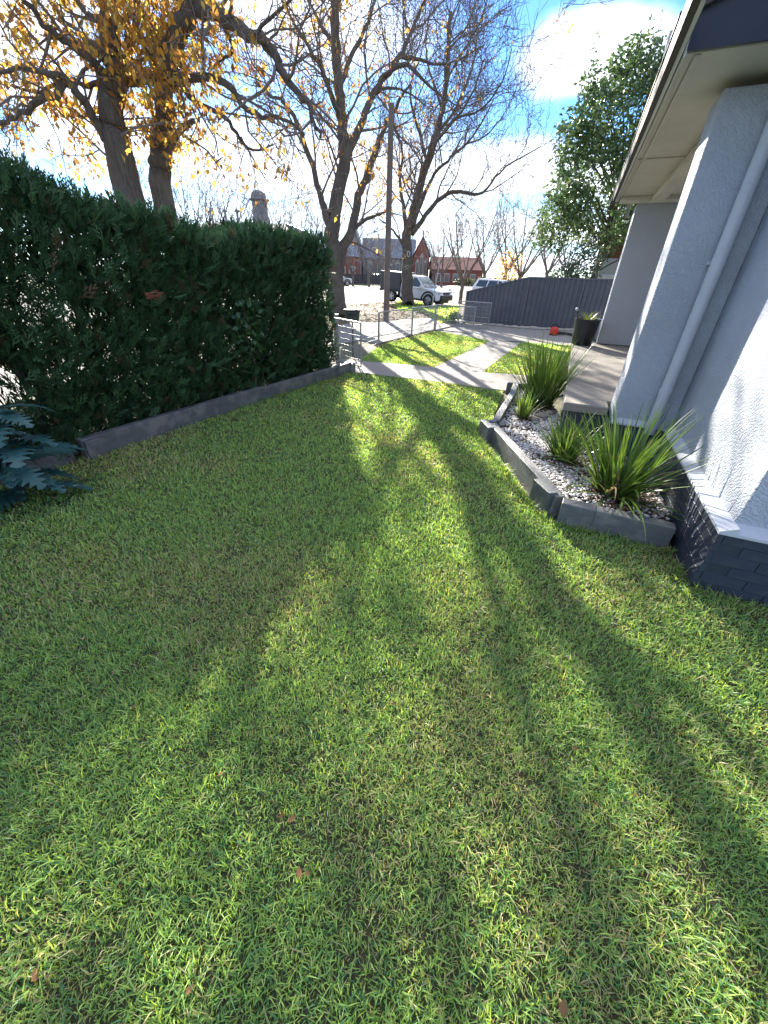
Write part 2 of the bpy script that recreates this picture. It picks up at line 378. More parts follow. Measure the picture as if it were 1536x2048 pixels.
# the road: cambered, the near edge down in a shallow gutter
rd = Vector((math.sin(R(33)), math.cos(R(33)), 0)); rn = Vector((-rd.y, rd.x, 0))
r0 = Vector((-2.98, 28.4, 0))
prof = [(-.5, .0), (0, -.012), (2, .07), (4.5, .16), (12, .3), (20, .14), (23.0, .02), (23.2, -.02)]
mbr = MB(); ks = [-140, -60, -30, -10, 0, 5, 10, 20, 40, 80, 200]
mbr.v = [tuple(r0 + rd * k + rn * n_ + Vector((0, 0, z))) for k in ks for n_, z in prof]
mbr.f = [(i * 8 + j, i * 8 + j + 1, (i + 1) * 8 + j + 1, (i + 1) * 8 + j) for i in range(len(ks) - 1) for j in range(7)]
o = tag(mbr.build('road', M['asphalt'], smooth=True), kind='structure')
if o.data.polygons[0].normal.z < 0: o.data.flip_normals()
verge = [tuple((r0 + rd * k + rn * .1)[:2]) for k in (-60, 0, 12)] + [(9, 30), (4.2, 21.5)] + [xy(922, 639), xy(876, 637), xy(814, 639), xy(766, 645), xy(700, 646), xy(640, 659), (-6.2, 10.2), (-16, -8), (-24, -8)]
sheet('verge', verge, -.012, M['verge'])
fl = r0 + rn * 23.4
for nm_ in ('kerb',):
    k = MB()
    k.bar(fl - rd * 140 + Vector((0, 0, .03)), fl + rd * 200 + Vector((0, 0, .03)), .2, .16); tag(k.build('kerb', M['footpath'], bevel=.02), kind='structure')
sheet('far_verge', [tuple((fl + rd * k + rn * n_)[:2]) for k, n_ in ((-140, .1), (200, .1), (200, 13), (-140, 13))], .06, mat('far_lawn', (.09, .13, .035), .95, (.13, .14, .05), .4))

# grass blades
rng = np.random.default_rng(7)
def blades(name, poly, dens, hmin, hmax, wid, label, lod=True, seed=1, bright=1.0):
    rg = np.random.default_rng(seed)
    xs = [p[0] for p in poly]; ys = [p[1] for p in poly]
    x0, x1, y0, y1 = max(min(xs), -5.5), min(max(xs), 7), max(min(ys), -.35), max(ys)
    n = int((x1 - x0) * (y1 - y0) * dens)
    X = rg.uniform(x0, x1, n); Y = rg.uniform(y0, y1, n)
    k = inpoly(X, Y, poly); X = X[k]; Y = Y[k]
    D = np.sqrt(X ** 2 + Y ** 2 + 2.2)
    if lod:
        keep = rg.random(len(X)) < np.clip((2.0 / D) ** 1.75, .06, 1); X = X[keep]; Y = Y[keep]; D = D[keep]
    patch = fbm(X * 1.1 + 5, Y * 1.1, 3); fine = fbm(X * 5, Y * 5, 9)
    bare = fbm(X * 6.5 + 31, Y * 6.5, 21, 2)
    clump = vnoise(X * 13 + 3, Y * 13, 51) * .6 + vnoise(X * 27, Y * 27 + 9, 52) * .4
    keep = rg.random(len(X)) < np.where(clump < .34, .72, 1.0) * np.where(bare < .26, .78, 1.0); X, Y, D, patch, fine, clump = X[keep], Y[keep], D[keep], patch[keep], fine[keep], clump[keep]
    n = len(X)
    sc = np.clip(D / 2.0, 1, 4.2) ** .95 if lod else np.full(n, 1.8)
    H = (hmin + (hmax - hmin) * rg.random(n) ** 1.4) * rg.lognormal(0, .18, n) * (.45 + .5 * fine + .75 * clump); W = wid * rg.uniform(.5, 1.4, n) * sc
    A = rg.uniform(0, 2 * np.pi, n); lean = rg.beta(2.2, 1.5, n) * 1.45; Wa = A + np.pi / 2 + rg.normal(0, .5, n)
    dxy = np.stack([np.cos(A), np.sin(A)], 1); wv = np.stack([np.cos(Wa), np.sin(Wa)], 1) * (W / 2)[:, None]
    base = np.stack([X, Y], 1)
    m1 = base + dxy * (H * .5 * np.sin(lean * .6))[:, None]; z1 = H * .55 * np.cos(lean * .6)
    tp = m1 + dxy * (H * .75 * np.sin(lean * 1.15))[:, None]; z2 = np.maximum(z1 + H * .6 * np.cos(lean * 1.15), .004)
    V = np.empty((n, 5, 3), np.float32)
    V[:, 0, :2] = base - wv; V[:, 1, :2] = base + wv; V[:, 0, 2] = V[:, 1, 2] = -.004
    V[:, 2, :2] = m1 - wv * .85; V[:, 3, :2] = m1 + wv * .85; V[:, 2, 2] = V[:, 3, 2] = z1
    V[:, 4, :2] = tp; V[:, 4, 2] = z2
    i0 = (np.arange(n) * 5)[:, None]
    Fc = np.concatenate([i0 + np.array([[0, 1, 3]]), i0 + np.array([[0, 3, 2]]), i0 + np.array([[2, 3, 4]])], 0)
    g1 = np.array([.20, .36, .125]); g2 = np.array([.38, .50, .15]); straw = np.array([.50, .44, .27]); dk = np.array([.10, .24, .115])
    t = rg.random(n)[:, None]; C = g1 * (1 - t) + g2 * t
    C = np.where((rg.random(n) < .22)[:, None], dk, C)
    ps = np.clip((patch - .46) * 1.5, .02, .40) + .12 * (rg.random(n) < .12)
    st = (rg.random(n) < ps)[:, None]; C = np.where(st, straw * rg.uniform(.55, 1.15, (n, 1)), C)
    C = C * (rg.uniform(.7, 1.25, (n, 1))) * bright
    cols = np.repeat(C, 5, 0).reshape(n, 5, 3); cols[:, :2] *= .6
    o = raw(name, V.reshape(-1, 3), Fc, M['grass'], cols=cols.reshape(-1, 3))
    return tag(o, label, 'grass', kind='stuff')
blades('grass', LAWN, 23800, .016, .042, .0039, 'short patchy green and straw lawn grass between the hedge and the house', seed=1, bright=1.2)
blades('grass', SIDE1, 2600, .02, .035, .008, 'bright clipped lawn grass beside the wire fence', lod=False, seed=2, bright=1.15)
blades('grass', SIDE2, 2600, .02, .035, .008, 'bright clipped lawn grass between the path and the porch', lod=False, seed=3, bright=1.15)
# ------------------------------------------------------------------ the house
house = tag(empty('house', HO, -HA), 'white rendered bungalow with navy brick plinth, porch pillars and deep eave', 'house')
def hbox(name, t0, t1, s0, s1, z0, z1, m, parent=house, bevel=0.0):
    return MB().box(((t0 + t1) / 2, (s0 + s1) / 2, (z0 + z1) / 2), (t1 - t0, s1 - s0, z1 - z0)).build(name, m, parent, bevel=bevel)
PZ = .46; WT = 3.4
hbox('wall', .07, 6.0, .07, 2.2, PZ + .002, WT, M['stucco'], bevel=.012)
hbox('wall', 1.3, 6.0, 2.203, 9.5, 0, WT, M['stucco_smooth'])
hbox('pillar', -.50, .068, 2.11, 2.52, PZ + .002, 2.985, M['stucco'], bevel=.012)
hbox('pillar', -.52, .25, 7.66, 8.08, .565, 2.985, M['stucco_smooth'], bevel=.01)
plinth = hbox('plinth', .0045, 6.0, .0045, 2.3, -.1, PZ - .012, M['mortar'])
pier_plinth = hbox('plinth', -.557, .002, 2.053, 2.55, -.1, PZ - .012, M['mortar'])
def brickmesh(l, dpt, hgt):
    o = MB().box((0, 0, 0), (l, dpt, hgt)).build('brick', M['navy'], None)
    me = o.data; bpy.data.objects.remove(o)
    import bmesh
    bm = bmesh.new(); bm.from_mesh(me); bmesh.ops.bevel(bm, geom=bm.edges[:], offset=.0025, segments=1, affect='EDGES', profile=.7); bm.to_mesh(me); bm.free()
    return me
BR = brickmesh(.231, .03, .0725); BRH = brickmesh(.112, .03, .0725)
br_rng = random.Random(4)
def brick(parent, x, y, z, rz, half=False):
    o = bpy.data.objects.new('brick', BRH if half else BR); link(o, parent)
    o.location = (x + br_rng.uniform(-.0015, .0015), y + br_rng.uniform(-.0015, .0015), z); o.rotation_euler = (br_rng.uniform(-.006, .006), br_rng.uniform(-.004, .004), rz)
for c in range(6):
    z = .035 + c * .0765; off = .118 if c % 2 else 0.0
    for k in range(9):                                                     # face towards the lawn
        y0 = off + k * .236
        if y0 + .226 < 2.05: brick(plinth, .0135, y0 + .115 + (.002 if not off else 0), z, R(90))
    if off: brick(plinth, .0135, .056, z, R(90), True)
    for k in range(8):                                                     # face towards the viewer
        x0 = .03 + (0.0 if c % 2 else .118) + k * .236
        brick(plinth, x0 + .115, .0135, z, 0)
    for k in range(2): brick(pier_plinth, -.415 + k * .236 + (.0 if c % 2 else .1), 2.0635, z, 0)
    for k in range(2): brick(pier_plinth, -.5465, 2.2 + k * .236, z, R(90))
# sloping painted ledge on the plinth
led = [(-.012, PZ - .014), (-.012, PZ + .004), (.072, PZ + .045), (.072, PZ - .014)]
MB().extrude(led, -.012, 2.085, lambda x, a, b: (a, x, b)).build('ledge', M['white_paint'], house)
MB().extrude(led, .073, 6.0, lambda x, a, b: (x, a, b)).build('ledge', M['white_paint'], house)
led2 = [(p[0] * .8 + 2.056, p[1]) for p in led]
MB().extrude(led2, -.50, -.014, lambda x, a, b: (x, a, b)).build('ledge', M['white_paint'], house)
# porch
hbox('porch_slab', -1.0, 1.298, 2.556, 8.4, PZ, .555, M['concrete'], bevel=.012)
hbox('porch_slab', -1.0, -.536, 2.25, 2.553, PZ, .555, M['concrete'], bevel=.012)
hbox('porch_base', -.96, -.56, 2.31, 8.3, -.1, PZ - .003, M['navy'])
# eave
SZ = 3.05
hbox('soffit_panel', -.85, .6, 1.66, 4.52, SZ, SZ + .012, M['cream']); hbox('soffit_panel', -.85, .6, 4.53, 7.34, SZ, SZ + .012, M['cream'])
hbox('soffit_panel', .605, 6.0, 1.66, 2.2, SZ, SZ + .012, M['cream']); hbox('soffit_panel', .605, 1.3, 2.203, 7.34, SZ, SZ + .012, M['cream'])
hbox('cover_strip', -.84, -.34, 4.495, 4.555, SZ - .012, SZ - .001, M['cream'], bevel=.004)
hbox('cover_strip', -.80, -.76, 1.68, 7.22, SZ - .014, SZ - .001, M['cream'], bevel=.004)
hbox('beam', -.34, -.16, 2.53, 7.22, 2.94, SZ - .002, M['cream'], bevel=.006)
hbox('beam', -.83, 1.2, 7.24, 7.64, 2.985, SZ - .002, M['cream'], bevel=.008)
hbox('beam', -.15, .05, 1.95, 2.10, 2.93, SZ - .002, M['cream'], bevel=.006)
hbox('fascia_board', -.871, -.853, 1.61, 7.66, SZ - .03, SZ + .2, M['cream'], bevel=.004)
# gutter: dark front, pale bottom bead
gp_ = [(-.905, SZ - .012), (-.945, SZ - .002), (-.955, SZ + .05), (-.955, SZ + .13), (-.905, SZ + .13)]
gut = MB().extrude(gp_, .55, 7.75, lambda x, a, b: (a, x, b)).build('gutter', M['gutter_dark'], house)
MB().extrude([(-.880, SZ - .020), (-.903, SZ - .016), (-.903, SZ + .10), (-.880, SZ + .10)], .56, 7.745, lambda x, a, b: (a, x, b)).build('gutter_bead', M['gutter'], gut)
MB().extrude([(-.8785, SZ + .0), (-.8785, SZ + .12), (-.8725, SZ + .12), (-.8725, SZ + .0)], .6, 7.74, lambda x, a, b: (a, x, b)).build('gutter_back', M['gutter_dark'], gut)
MB().extrude([(-.965, SZ + .133), (-.965, SZ + .165), (3.0, SZ + 1.5), (3.0, SZ + 1.45)], 1.56, 9.6, lambda x, a, b: (a, x, b)).build('roof', M['roof'], house)
for i, (z0, z1, y) in enumerate(((SZ + .0, SZ + .33, 1.62), (SZ + .318, SZ + .66, 1.598), (SZ + .648, SZ + 1.0, 1.576), (SZ + .988, SZ + 1.4, 1.554))):
    MB().box(((-.86 + i * .95 + 6) / 2 - (.0), y, (z0 + z1) / 2), (6 + .86 - i * .95, .02, z1 - z0)).build('gable_board', M['gable'], house)
hbox('roof', .0, 6.1, -.3, 1.53, WT + .02, WT + .09, M['roof'])
# downpipe with its joints
dpz = MB().tube([(-.125, 2.035, .40), (-.125, 2.035, 1.0), (-.125, 2.035, 2.93)], .052, 18).build('downpipe', M['white_paint'], house, smooth=True)
auto_smooth(dpz)
MB().tube([(-.125, 2.035, .80), (-.125, 2.035, .86)], .058, 18).build('pipe_joint', M['white_paint'], dpz)
MB().bar((-.125, 2.07, 1.9), (-.125, 2.108, 1.9), .13, .03).build('pipe_bracket', M['white_paint'], dpz)
# grey mast at the far end of the roof
pm0 = dp(1268, 372, 11.2); pm1 = dp(1343, 62, 11.2)
mast = tag(MB().tube([pm0 + (pm0 - pm1) * .25, pm1], [.045, .04], 8).build('roof_mast', M['galv'], smooth=True), 'slim grey mast rising beyond the porch gutter', 'mast')

# ------------------------------------------------------------------ timber edging
def sleeper(a, b, wd, z0, z1, parent, tilt=0.0, m=None):
    a, b = Vector((*a[:2], 0)), Vector((*b[:2], 0)); d = b - a; ln = d.length
    o = MB().box((0, 0, 0), (wd, ln, z1 - z0)).build('sleeper', m or M['sleeper'], parent, bevel=.007)
    c = (a + b) / 2; o.location = (c.x, c.y, (z0 + z1) / 2); o.rotation_euler = (0, tilt, math.atan2(-d.x, d.y)); return o
edge = tag(empty('timber_edging', (-2.0, 6.0, 0)), 'long low charcoal timber sleeper edging along the foot of the hedge', 'edging')
def rel(root, p): return (p[0] - root.location.x, p[1] - root.location.y)
for a, b, wd, z1, t in (((-6.0, -1.75), (-3.30, 3.70), .09, .19, .02), ((-3.19, 3.72), (-1.98, 6.06), .10, .215, -.02), ((-1.995, 6.02), (-1.03, 7.83), .09, .20, .015), ((-1.0, 7.80), (-.80, 8.27), .12, .215, 0)):
    sleeper(rel(edge, a), rel(edge, b), wd, -.06, z1, edge, t)
sleeper(rel(edge, (-3.13, 3.70)), rel(edge, (-3.06, 3.84)), .07, -.06, .20, edge)
sleeper(rel(edge, (-.79, 8.17)), rel(edge, (-.72, 8.33)), .1, -.06, .18, edge)
bed = tag(empty('raised_garden_bed', (1.6, 4.2, 0)), 'raised garden bed of charcoal timber sleepers against the house', 'garden bed')
for a, b, wd, z0, z1, t in (((2.19, 2.425), (1.70, 2.66), .10, -.05, .20, .02), ((1.70, 2.655), (1.47, 2.765), .11, -.05, .205, -.01), ((1.478, 2.83), (1.325, 4.70), .095, -.05, .20, .01),
                        ((1.40, 4.83), (2.02, 6.30), .09, -.05, .19, -.015), ((2.02, 6.305), (2.26, 6.98), .09, -.05, .185, .01), ((2.12, 7.04), (2.62, 6.88), .09, -.05, .18, 0),
                        ((1.43, 2.86), (1.38, 3.13), .085, -.05, .215, 0), ((1.275, 4.50), (1.235, 4.80), .09, -.05, .205, 0), ((1.245, 4.825), (1.40, 4.79), .07, -.05, .195, 0)):
    sleeper(rel(bed, a), rel(bed, b), wd, z0, z1, bed, t)
BED = [(1.53, 2.84), (1.38, 4.72), (1.45, 4.86), (2.28, 6.92), (2.62, 6.85), (2.66, 6.5), tuple(hp(-.965, 3.2)[:2]), tuple(hp(-.965, 2.32)[:2]), tuple(hp(-.57, 2.06)[:2]), tuple(hp(-.03, 2.06)[:2]), tuple(hp(-.02, .55)[:2]), (2.2, 2.46), (1.7, 2.72)]
sheet('garden_soil', BED, .09, M['mulch'])
# white pebbles: one icosahedron-like shape squashed and turned
def scatter(name, poly, n, z, smin, smax, palette, m, parent=None, seed=0, flat=.6, mask=None):
    rg = np.random.default_rng(seed)
    xs = [p[0] for p in poly]; ys = [p[1] for p in poly]
    X = rg.uniform(min(xs), max(xs), n * 3); Y = rg.uniform(min(ys), max(ys), n * 3); k = inpoly(X, Y, poly)
    if mask is not None: k &= mask(X, Y, rg)
    X, Y = X[k][:n], Y[k][:n]; n = len(X)
    ph = (1 + 5 ** .5) / 2
    B = np.array([(-1, ph, 0), (1, ph, 0), (-1, -ph, 0), (1, -ph, 0), (0, -1, ph), (0, 1, ph), (0, -1, -ph), (0, 1, -ph), (ph, 0, -1), (ph, 0, 1), (-ph, 0, -1), (-ph, 0, 1)]) / 1.9
    FI = np.array([(0, 11, 5), (0, 5, 1), (0, 1, 7), (0, 7, 10), (0, 10, 11), (1, 5, 9), (5, 11, 4), (11, 10, 2), (10, 7, 6), (7, 1, 8), (3, 9, 4), (3, 4, 2), (3, 2, 6), (3, 6, 8), (3, 8, 9), (4, 9, 5), (2, 4, 11), (6, 2, 10), (8, 6, 7), (9, 8, 1)])
    s = rg.uniform(smin, smax, (n, 1, 1)) * rg.uniform(.65, 1.3, (n, 1, 3)); s[:, :, 2] *= flat
    V = B[None] * s * (1 + rg.normal(0, .12, (n, 12, 1)))
    a = rg.uniform(0, 6.28, n); c, sn = np.cos(a)[:, None], np.sin(a)[:, None]; b = rg.normal(0, .35, n); cb, sb = np.cos(b)[:, None], np.sin(b)[:, None]
    x, y, zz = V[..., 0], V[..., 1], V[..., 2]
    y, zz = y * cb - zz * sb, y * sb + zz * cb
    V = np.stack([x * c - y * sn + X[:, None], x * sn + y * c + Y[:, None], zz + z + rg.uniform(0, smax * .8, (n, 1))], -1)
    Fc = (FI[None] + (np.arange(n) * 12)[:, None, None]).reshape(-1, 3)
    pal = np.array(palette); C = pal[rg.integers(0, len(pal), n)] * rg.uniform(.8, 1.15, (n, 1))
    return raw(name, V.reshape(-1, 3), Fc, m, parent, cols=np.repeat(C, 12, 0), smooth=False)
PLANTS = [(gp(1078, 812, .1), .78, .30), (gp(1045, 838, .1), .34, .10), (gp(1128, 922, .1), .50, .15), (gp(1228, 990, .1), .72, .22)]
def pebmask(X, Y, rg):
    k = np.ones(len(X), bool)
    for (p, h_, r_) in PLANTS:
        dd = np.hypot(X - p.x - .06, Y - p.y + .02); k &= rg.random(len(X)) < np.clip((dd - r_ * .5) / (r_ * 1.1), .06, 1)
    k &= rg.random(len(X)) < np.where(fbm(X * 6, Y * 6, 40, 2) < .36, .25, 1)
    return k
tag(scatter('pebbles', BED, 9500, .098, .008, .0175, [(.66, .64, .63), (.58, .56, .55), (.72, .71, .70), (.44, .41, .39), (.34, .28, .24), (.64, .63, .64), (.25, .2, .165)], M['pebble'], seed=5, mask=pebmask),
    'loose white pebbles covering the raised garden bed', 'gravel', kind='stuff')
tag(scatter('bark_chips', BED, 2600, .10, .010, .024, [(.05, .035, .028), (.09, .06, .04), (.16, .09, .055), (.25, .14, .08)], M['pebble'], seed=6, flat=.35,
    mask=lambda X, Y, rg: np.min([np.hypot(X - p.x - .05, Y - p.y) - r_ for p, h_, r_ in PLANTS], 0) < rg.uniform(-.05, .17, len(X))),
    'dark bark chips and dead leaves under the strappy plants', 'mulch', kind='stuff')
for (u, v, sx, lb) in ((1086, 832, .075, 'rounded tan stone beside the small strappy plant'), (1068, 838, .06, 'small flat tan stone half under the small strappy plant'), (1100, 826, .055, 'grey brown stone next to the rounded tan stone')):
    p = gp(u, v, .12); st = MB().lathe([(.001, -.35), (.6, -.3), (.95, -.05), (1.0, .15), (.8, .42), (.45, .58), (.001, .62)], sides=14)
    rr = random.Random(u); st.v = [(x * sx * (1.35 + .1 * rr.random()), y * sx * (1 + .1 * rr.random()), z * sx) for x, y, z in st.v]
    o = st.build('stone', M['stone'], smooth=True); o.location = p; o.rotation_euler = (0.1, .05, rr.random() * 3); tag(o, lb, 'stone')

# strappy plants
def strap_plant(name, p, h, r, n, label, seed, spread=1.0, wd=.009, bias=(0, 0)):
    rg = random.Random(seed); V = []; Fc = []; C = []
    for i in range(n):
        a = rg.uniform(0, 6.283); rr = r * math.sqrt(rg.random()) * .55
        b = Vector((math.cos(a) * rr, math.sin(a) * rr, 0)); a2 = a + rg.gauss(0, .7)
        d = Vector((math.cos(a2) + bias[0], math.sin(a2) + bias[1], 0)); tilt = min(1.25, abs(rg.gauss(.18, .30)) * spread + .35 * rr / max(r, .01) * spread)
        ln = h * rg.uniform(.6, 1.18); bend = rg.uniform(.05, .75) * spread * (.4 + tilt); side = Vector((-d.y, d.x, 0)).normalized(); tw = rg.uniform(-.6, .6)
        side = (side * math.cos(tw) + d.normalized() * math.sin(tw)).normalized()
        wl = wd * rg.uniform(.65, 1.2); q = b.copy(); ang = tilt; seg = 7
        g = rg.random(); c = (.055 + .10 * g, .125 + .13 * g, .025 + .02 * g)
        if rg.random() < .09:
            c = (.36, .29, .17); tilt = rg.uniform(.7, 1.4); bend *= 1.6; ln *= .8
        o = len(V)
        for k in range(seg + 1):
            t = k / seg; wk = wl * (1 - t ** 3) * (.55 + .45 * min(1, t * 4)) + .0008
            V.append(q - side * wk / 2); V.append(q + side * wk / 2)
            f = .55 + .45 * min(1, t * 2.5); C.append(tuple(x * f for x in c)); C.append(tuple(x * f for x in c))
            ang += bend / seg * (.4 + 1.3 * t)
            q = q + (d.normalized() * math.sin(ang) + Vector((0, 0, math.cos(ang)))) * (ln / seg)
        for k in range(seg): Fc.append((o + 2 * k, o + 2 * k + 1, o + 2 * k + 3, o + 2 * k + 2))
    root = empty(name, p)
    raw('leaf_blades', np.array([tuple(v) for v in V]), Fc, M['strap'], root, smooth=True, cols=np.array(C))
    MB().lathe([(.001, -.03), (r * .5, -.02), (r * .42, .05), (r * .25, .1), (.001, .12)], sides=10).build('crown', M['mulch'], root)
    return tag(root, label, 'plant')
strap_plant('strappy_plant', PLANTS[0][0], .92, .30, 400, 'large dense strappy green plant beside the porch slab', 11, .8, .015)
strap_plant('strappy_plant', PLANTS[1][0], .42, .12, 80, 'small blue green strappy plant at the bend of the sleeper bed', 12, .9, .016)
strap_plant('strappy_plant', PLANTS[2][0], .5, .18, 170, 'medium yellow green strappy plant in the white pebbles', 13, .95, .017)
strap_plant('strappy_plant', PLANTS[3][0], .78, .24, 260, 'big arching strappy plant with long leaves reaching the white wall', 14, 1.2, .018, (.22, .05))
# black nursery pot between the big plant and the slab
bp_ = gp(1126, 768, .1)
tag(MB().lathe([(.09, 0), (.12, .26), (.13, .27), (.13, .29), (.115, .29), (.105, .1), (.001, .1)], bp_, 20).build('nursery_pot', M['black'], smooth=True), 'empty black plastic pot tucked between the large strappy plant and the slab', 'pot')

# ------------------------------------------------------------------ hedge
hu = Vector((math.sin(R(27.7)), math.cos(R(27.7)), 0)); hn = Vector((-hu.y, hu.x, 0))
H0 = Vector((-3.40, 3.66, 0)) + hn * .04; HL0, HL1, HD = -3.2, 5.02, 1.15
hedge = tag(empty('hedge', H0, 0), 'tall dense dark green conifer hedge behind the timber edging', 'hedge')
def htop(l): return 2.33 - .042 * l + .10 * np.sin(l * 1.7 + .5) + .06 * np.sin(l * 4.1)
def hedge_mesh():
    rg = np.random.default_rng(3)
    def front(n, depth):
        l = rg.uniform(HL0, HL1, n); z = rg.uniform(0.05, 1, n) * htop(l); dpt = depth
        return l, dpt, z
    sets = []
    for n, lo, hi, out in ((11500, -.08, .16, -1), (4600, .16, .45, -1), (3600, .45, .85, 0), (2600, HD - .25, HD + .03, 1)):
        l, dd, z = front(n, rg.uniform(lo, hi, n)); sets.append((l, dd, z, np.full(n, out)))
    n = 4200; l = rg.uniform(HL0, HL1, n); sets.append((l, rg.uniform(0, HD, n), htop(l) + rg.uniform(-.15, .05, n), np.full(n, 2)))
    n = 1600; l = rg.uniform(HL0, HL1, n); sets.append((l, rg.uniform(-.02, .5, n), rg.uniform(.08, .5, n), np.full(n, -1)))
    n = 1500; z = rg.uniform(.1, 1, n) * 2.05; sets.append((rg.uniform(HL1 - .12, HL1 + .1, n) - .1 * (z - 1.2), rg.uniform(0, HD, n), z, np.full(n, 3)))
    l, dd, z, out = [np.concatenate([s[i] for s in sets]) for i in range(4)]
    # bulge and thin spots low down, where daylight comes through
    bul = (fbm(l * 1.6, z * 1.6, 5, 3) - .5) * .42
    dd = dd + np.where(out == -1, bul, 0)
    thin = fbm(l * 2.3 + 7, z * 2.3 + 3, 17, 2)
    prob = np.where(z < 1.45, np.clip(1.1 - ((thin > .70) & (z > .3)) * .85, .1, 1), 1)
    k = rg.random(len(l)) < prob; l, dd, z, out = l[k], dd[k], z[k], out[k]; n = len(l)
    # spray template: stem with side fingers, flat fan; (x across, y along) unit length
    T = []; TF = []
    def finger(x0, y0, ang, ln, wd):
        o = len(T); dx_, dy_ = math.sin(ang), math.cos(ang); nx, ny = dy_, -dx_
        T.append((x0 - nx * wd, y0 - ny * wd)); T.append((x0 + nx * wd, y0 + ny * wd))
        T.append((x0 + dx_ * ln * .6 + nx * wd * .9, y0 + dy_ * ln * .6 + ny * wd * .9)); T.append((x0 + dx_ * ln, y0 + dy_ * ln))
        TF.append((o, o + 1, o + 2)); TF.append((o, o + 2, o + 3))
    finger(0, 0, 0, 1.0, .045)
    for i, (y, s) in enumerate(((.12, 1), (.26, -1), (.40, 1), (.54, -1), (.68, 1), (.8, -1))):
        finger(0, y, s * (.75 - .25 * y), .55 * (1.08 - y), .042)
        finger(s * .16 * (1 - y), y + .16 * (1 - y), s * .15, .34 * (1.05 - y), .036)
    T = np.array(T); TF = np.array(TF); K = len(T)
    size = rg.uniform(.09, .21, n) * np.where(out == 0, 2.0, np.where((out == -1) & (dd > .2), 1.35, 1)) * np.where(out == 2, 1.05, 1)
    upz = np.clip(rg.normal(.75, .35, n), -.4, 1.4) + np.where(out == 2, 1.2, 0)
    outw = np.where(out == -1, -1, np.where(out == 1, 1, 0)) * rg.uniform(.2, .9, n)
    alng = rg.normal(0, .45, n) + np.where(out == 3, .6, 0)
    D = np.stack([hu.x * alng + hn.x * outw, hu.y * alng + hn.y * outw, upz], 1); D /= np.linalg.norm(D, axis=1)[:, None]
    q = rg.normal(0, 1, (n, 3)); Sd = np.cross(D, q); Sd /= np.linalg.norm(Sd, axis=1)[:, None]; Nn = np.cross(D, Sd)
    base = np.stack([hu.x * l + hn.x * dd, hu.y * l + hn.y * dd, z - size * .35], 1)
    curl = rg.normal(0, .25, n)
    V = base[:, None] + size[:, None, None] * (T[None, :, :1] * Sd[:, None] + T[None, :, 1:] * D[:, None] + (T[None, :, 1:] ** 2) * curl[:, None, None] * Nn[:, None])
    V[..., 2] = np.maximum(V[..., 2], .03)
    Fc = (TF[None] + (np.arange(n) * K)[:, None, None]).reshape(-1, 3)
    t = rg.random((n, 1)); C = np.array([.024, .060, .028]) * (1 - t) + np.array([.060, .125, .048]) * t
    C = np.where((rg.random(n) < .05)[:, None], np.array([.085, .06, .03]), C)
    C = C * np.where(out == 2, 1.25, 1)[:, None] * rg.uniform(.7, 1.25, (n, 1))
    return V.reshape(-1, 3), Fc, np.repeat(C, K, 0)
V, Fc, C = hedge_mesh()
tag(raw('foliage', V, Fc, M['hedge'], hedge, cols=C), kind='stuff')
hr = random.Random(8)
for i in range(11):
    l = HL0 + .35 + i * .76 + hr.uniform(-.1, .1); b = hu * l + hn * (HD * .5 + hr.uniform(-.1, .1))
    pts = [b + Vector((hr.uniform(-.06, .06), hr.uniform(-.06, .06), z)) for z in (-.05, .6, 1.2, 2.0)]
    MB().tube(pts, [.05, .04, .032, .012], 7).build('stem', M['bark'], hedge, smooth=True)
# a dead russet spray and a few brown leaves hanging in the hedge face
def dead_spray(u, v, label_seed):
    rg = random.Random(label_seed); mb = MB(); V = []; Fc = []; C = []
    for i in range(16):
        a = R(-115 + i * 4 + rg.uniform(-6, 6)); ln = rg.uniform(.10, .2); c = (.30 * rg.uniform(.6, 1.1), .11 * rg.uniform(.6, 1.1), .05)
        d = (hu * -math.sin(a) + Vector((0, 0, math.cos(a) * .6 - .1))).normalized(); s = Vector((0, 0, 1)).cross(d).normalized() * .008 + Vector((0, 0, .006))
        o = len(V); st = hu * rg.uniform(-.06, .06) + Vector((0, 0, rg.uniform(-.03, .03)))
        V += [st - s, st + s, st + d * ln * .6 + s * .8, st + d * ln]; Fc += [(o, o + 1, o + 2), (o, o + 2, o + 3)]; C += [c] * 4
    r_ = ray(u, v); pl = H0 - hn * .12; t = (pl - Vector((0, 0, CAMH))).dot(hn) / r_.dot(hn); p = Vector((0, 0, CAMH)) + r_ * t
    o = raw('dead_spray', np.array([tuple(x) for x in V]), Fc, M['litter'], hedge, cols=np.array(C)); o.location = p - H0
    o['label'] = 'russet dead spray in the hedge face'
dead_spray(295, 590, 1)
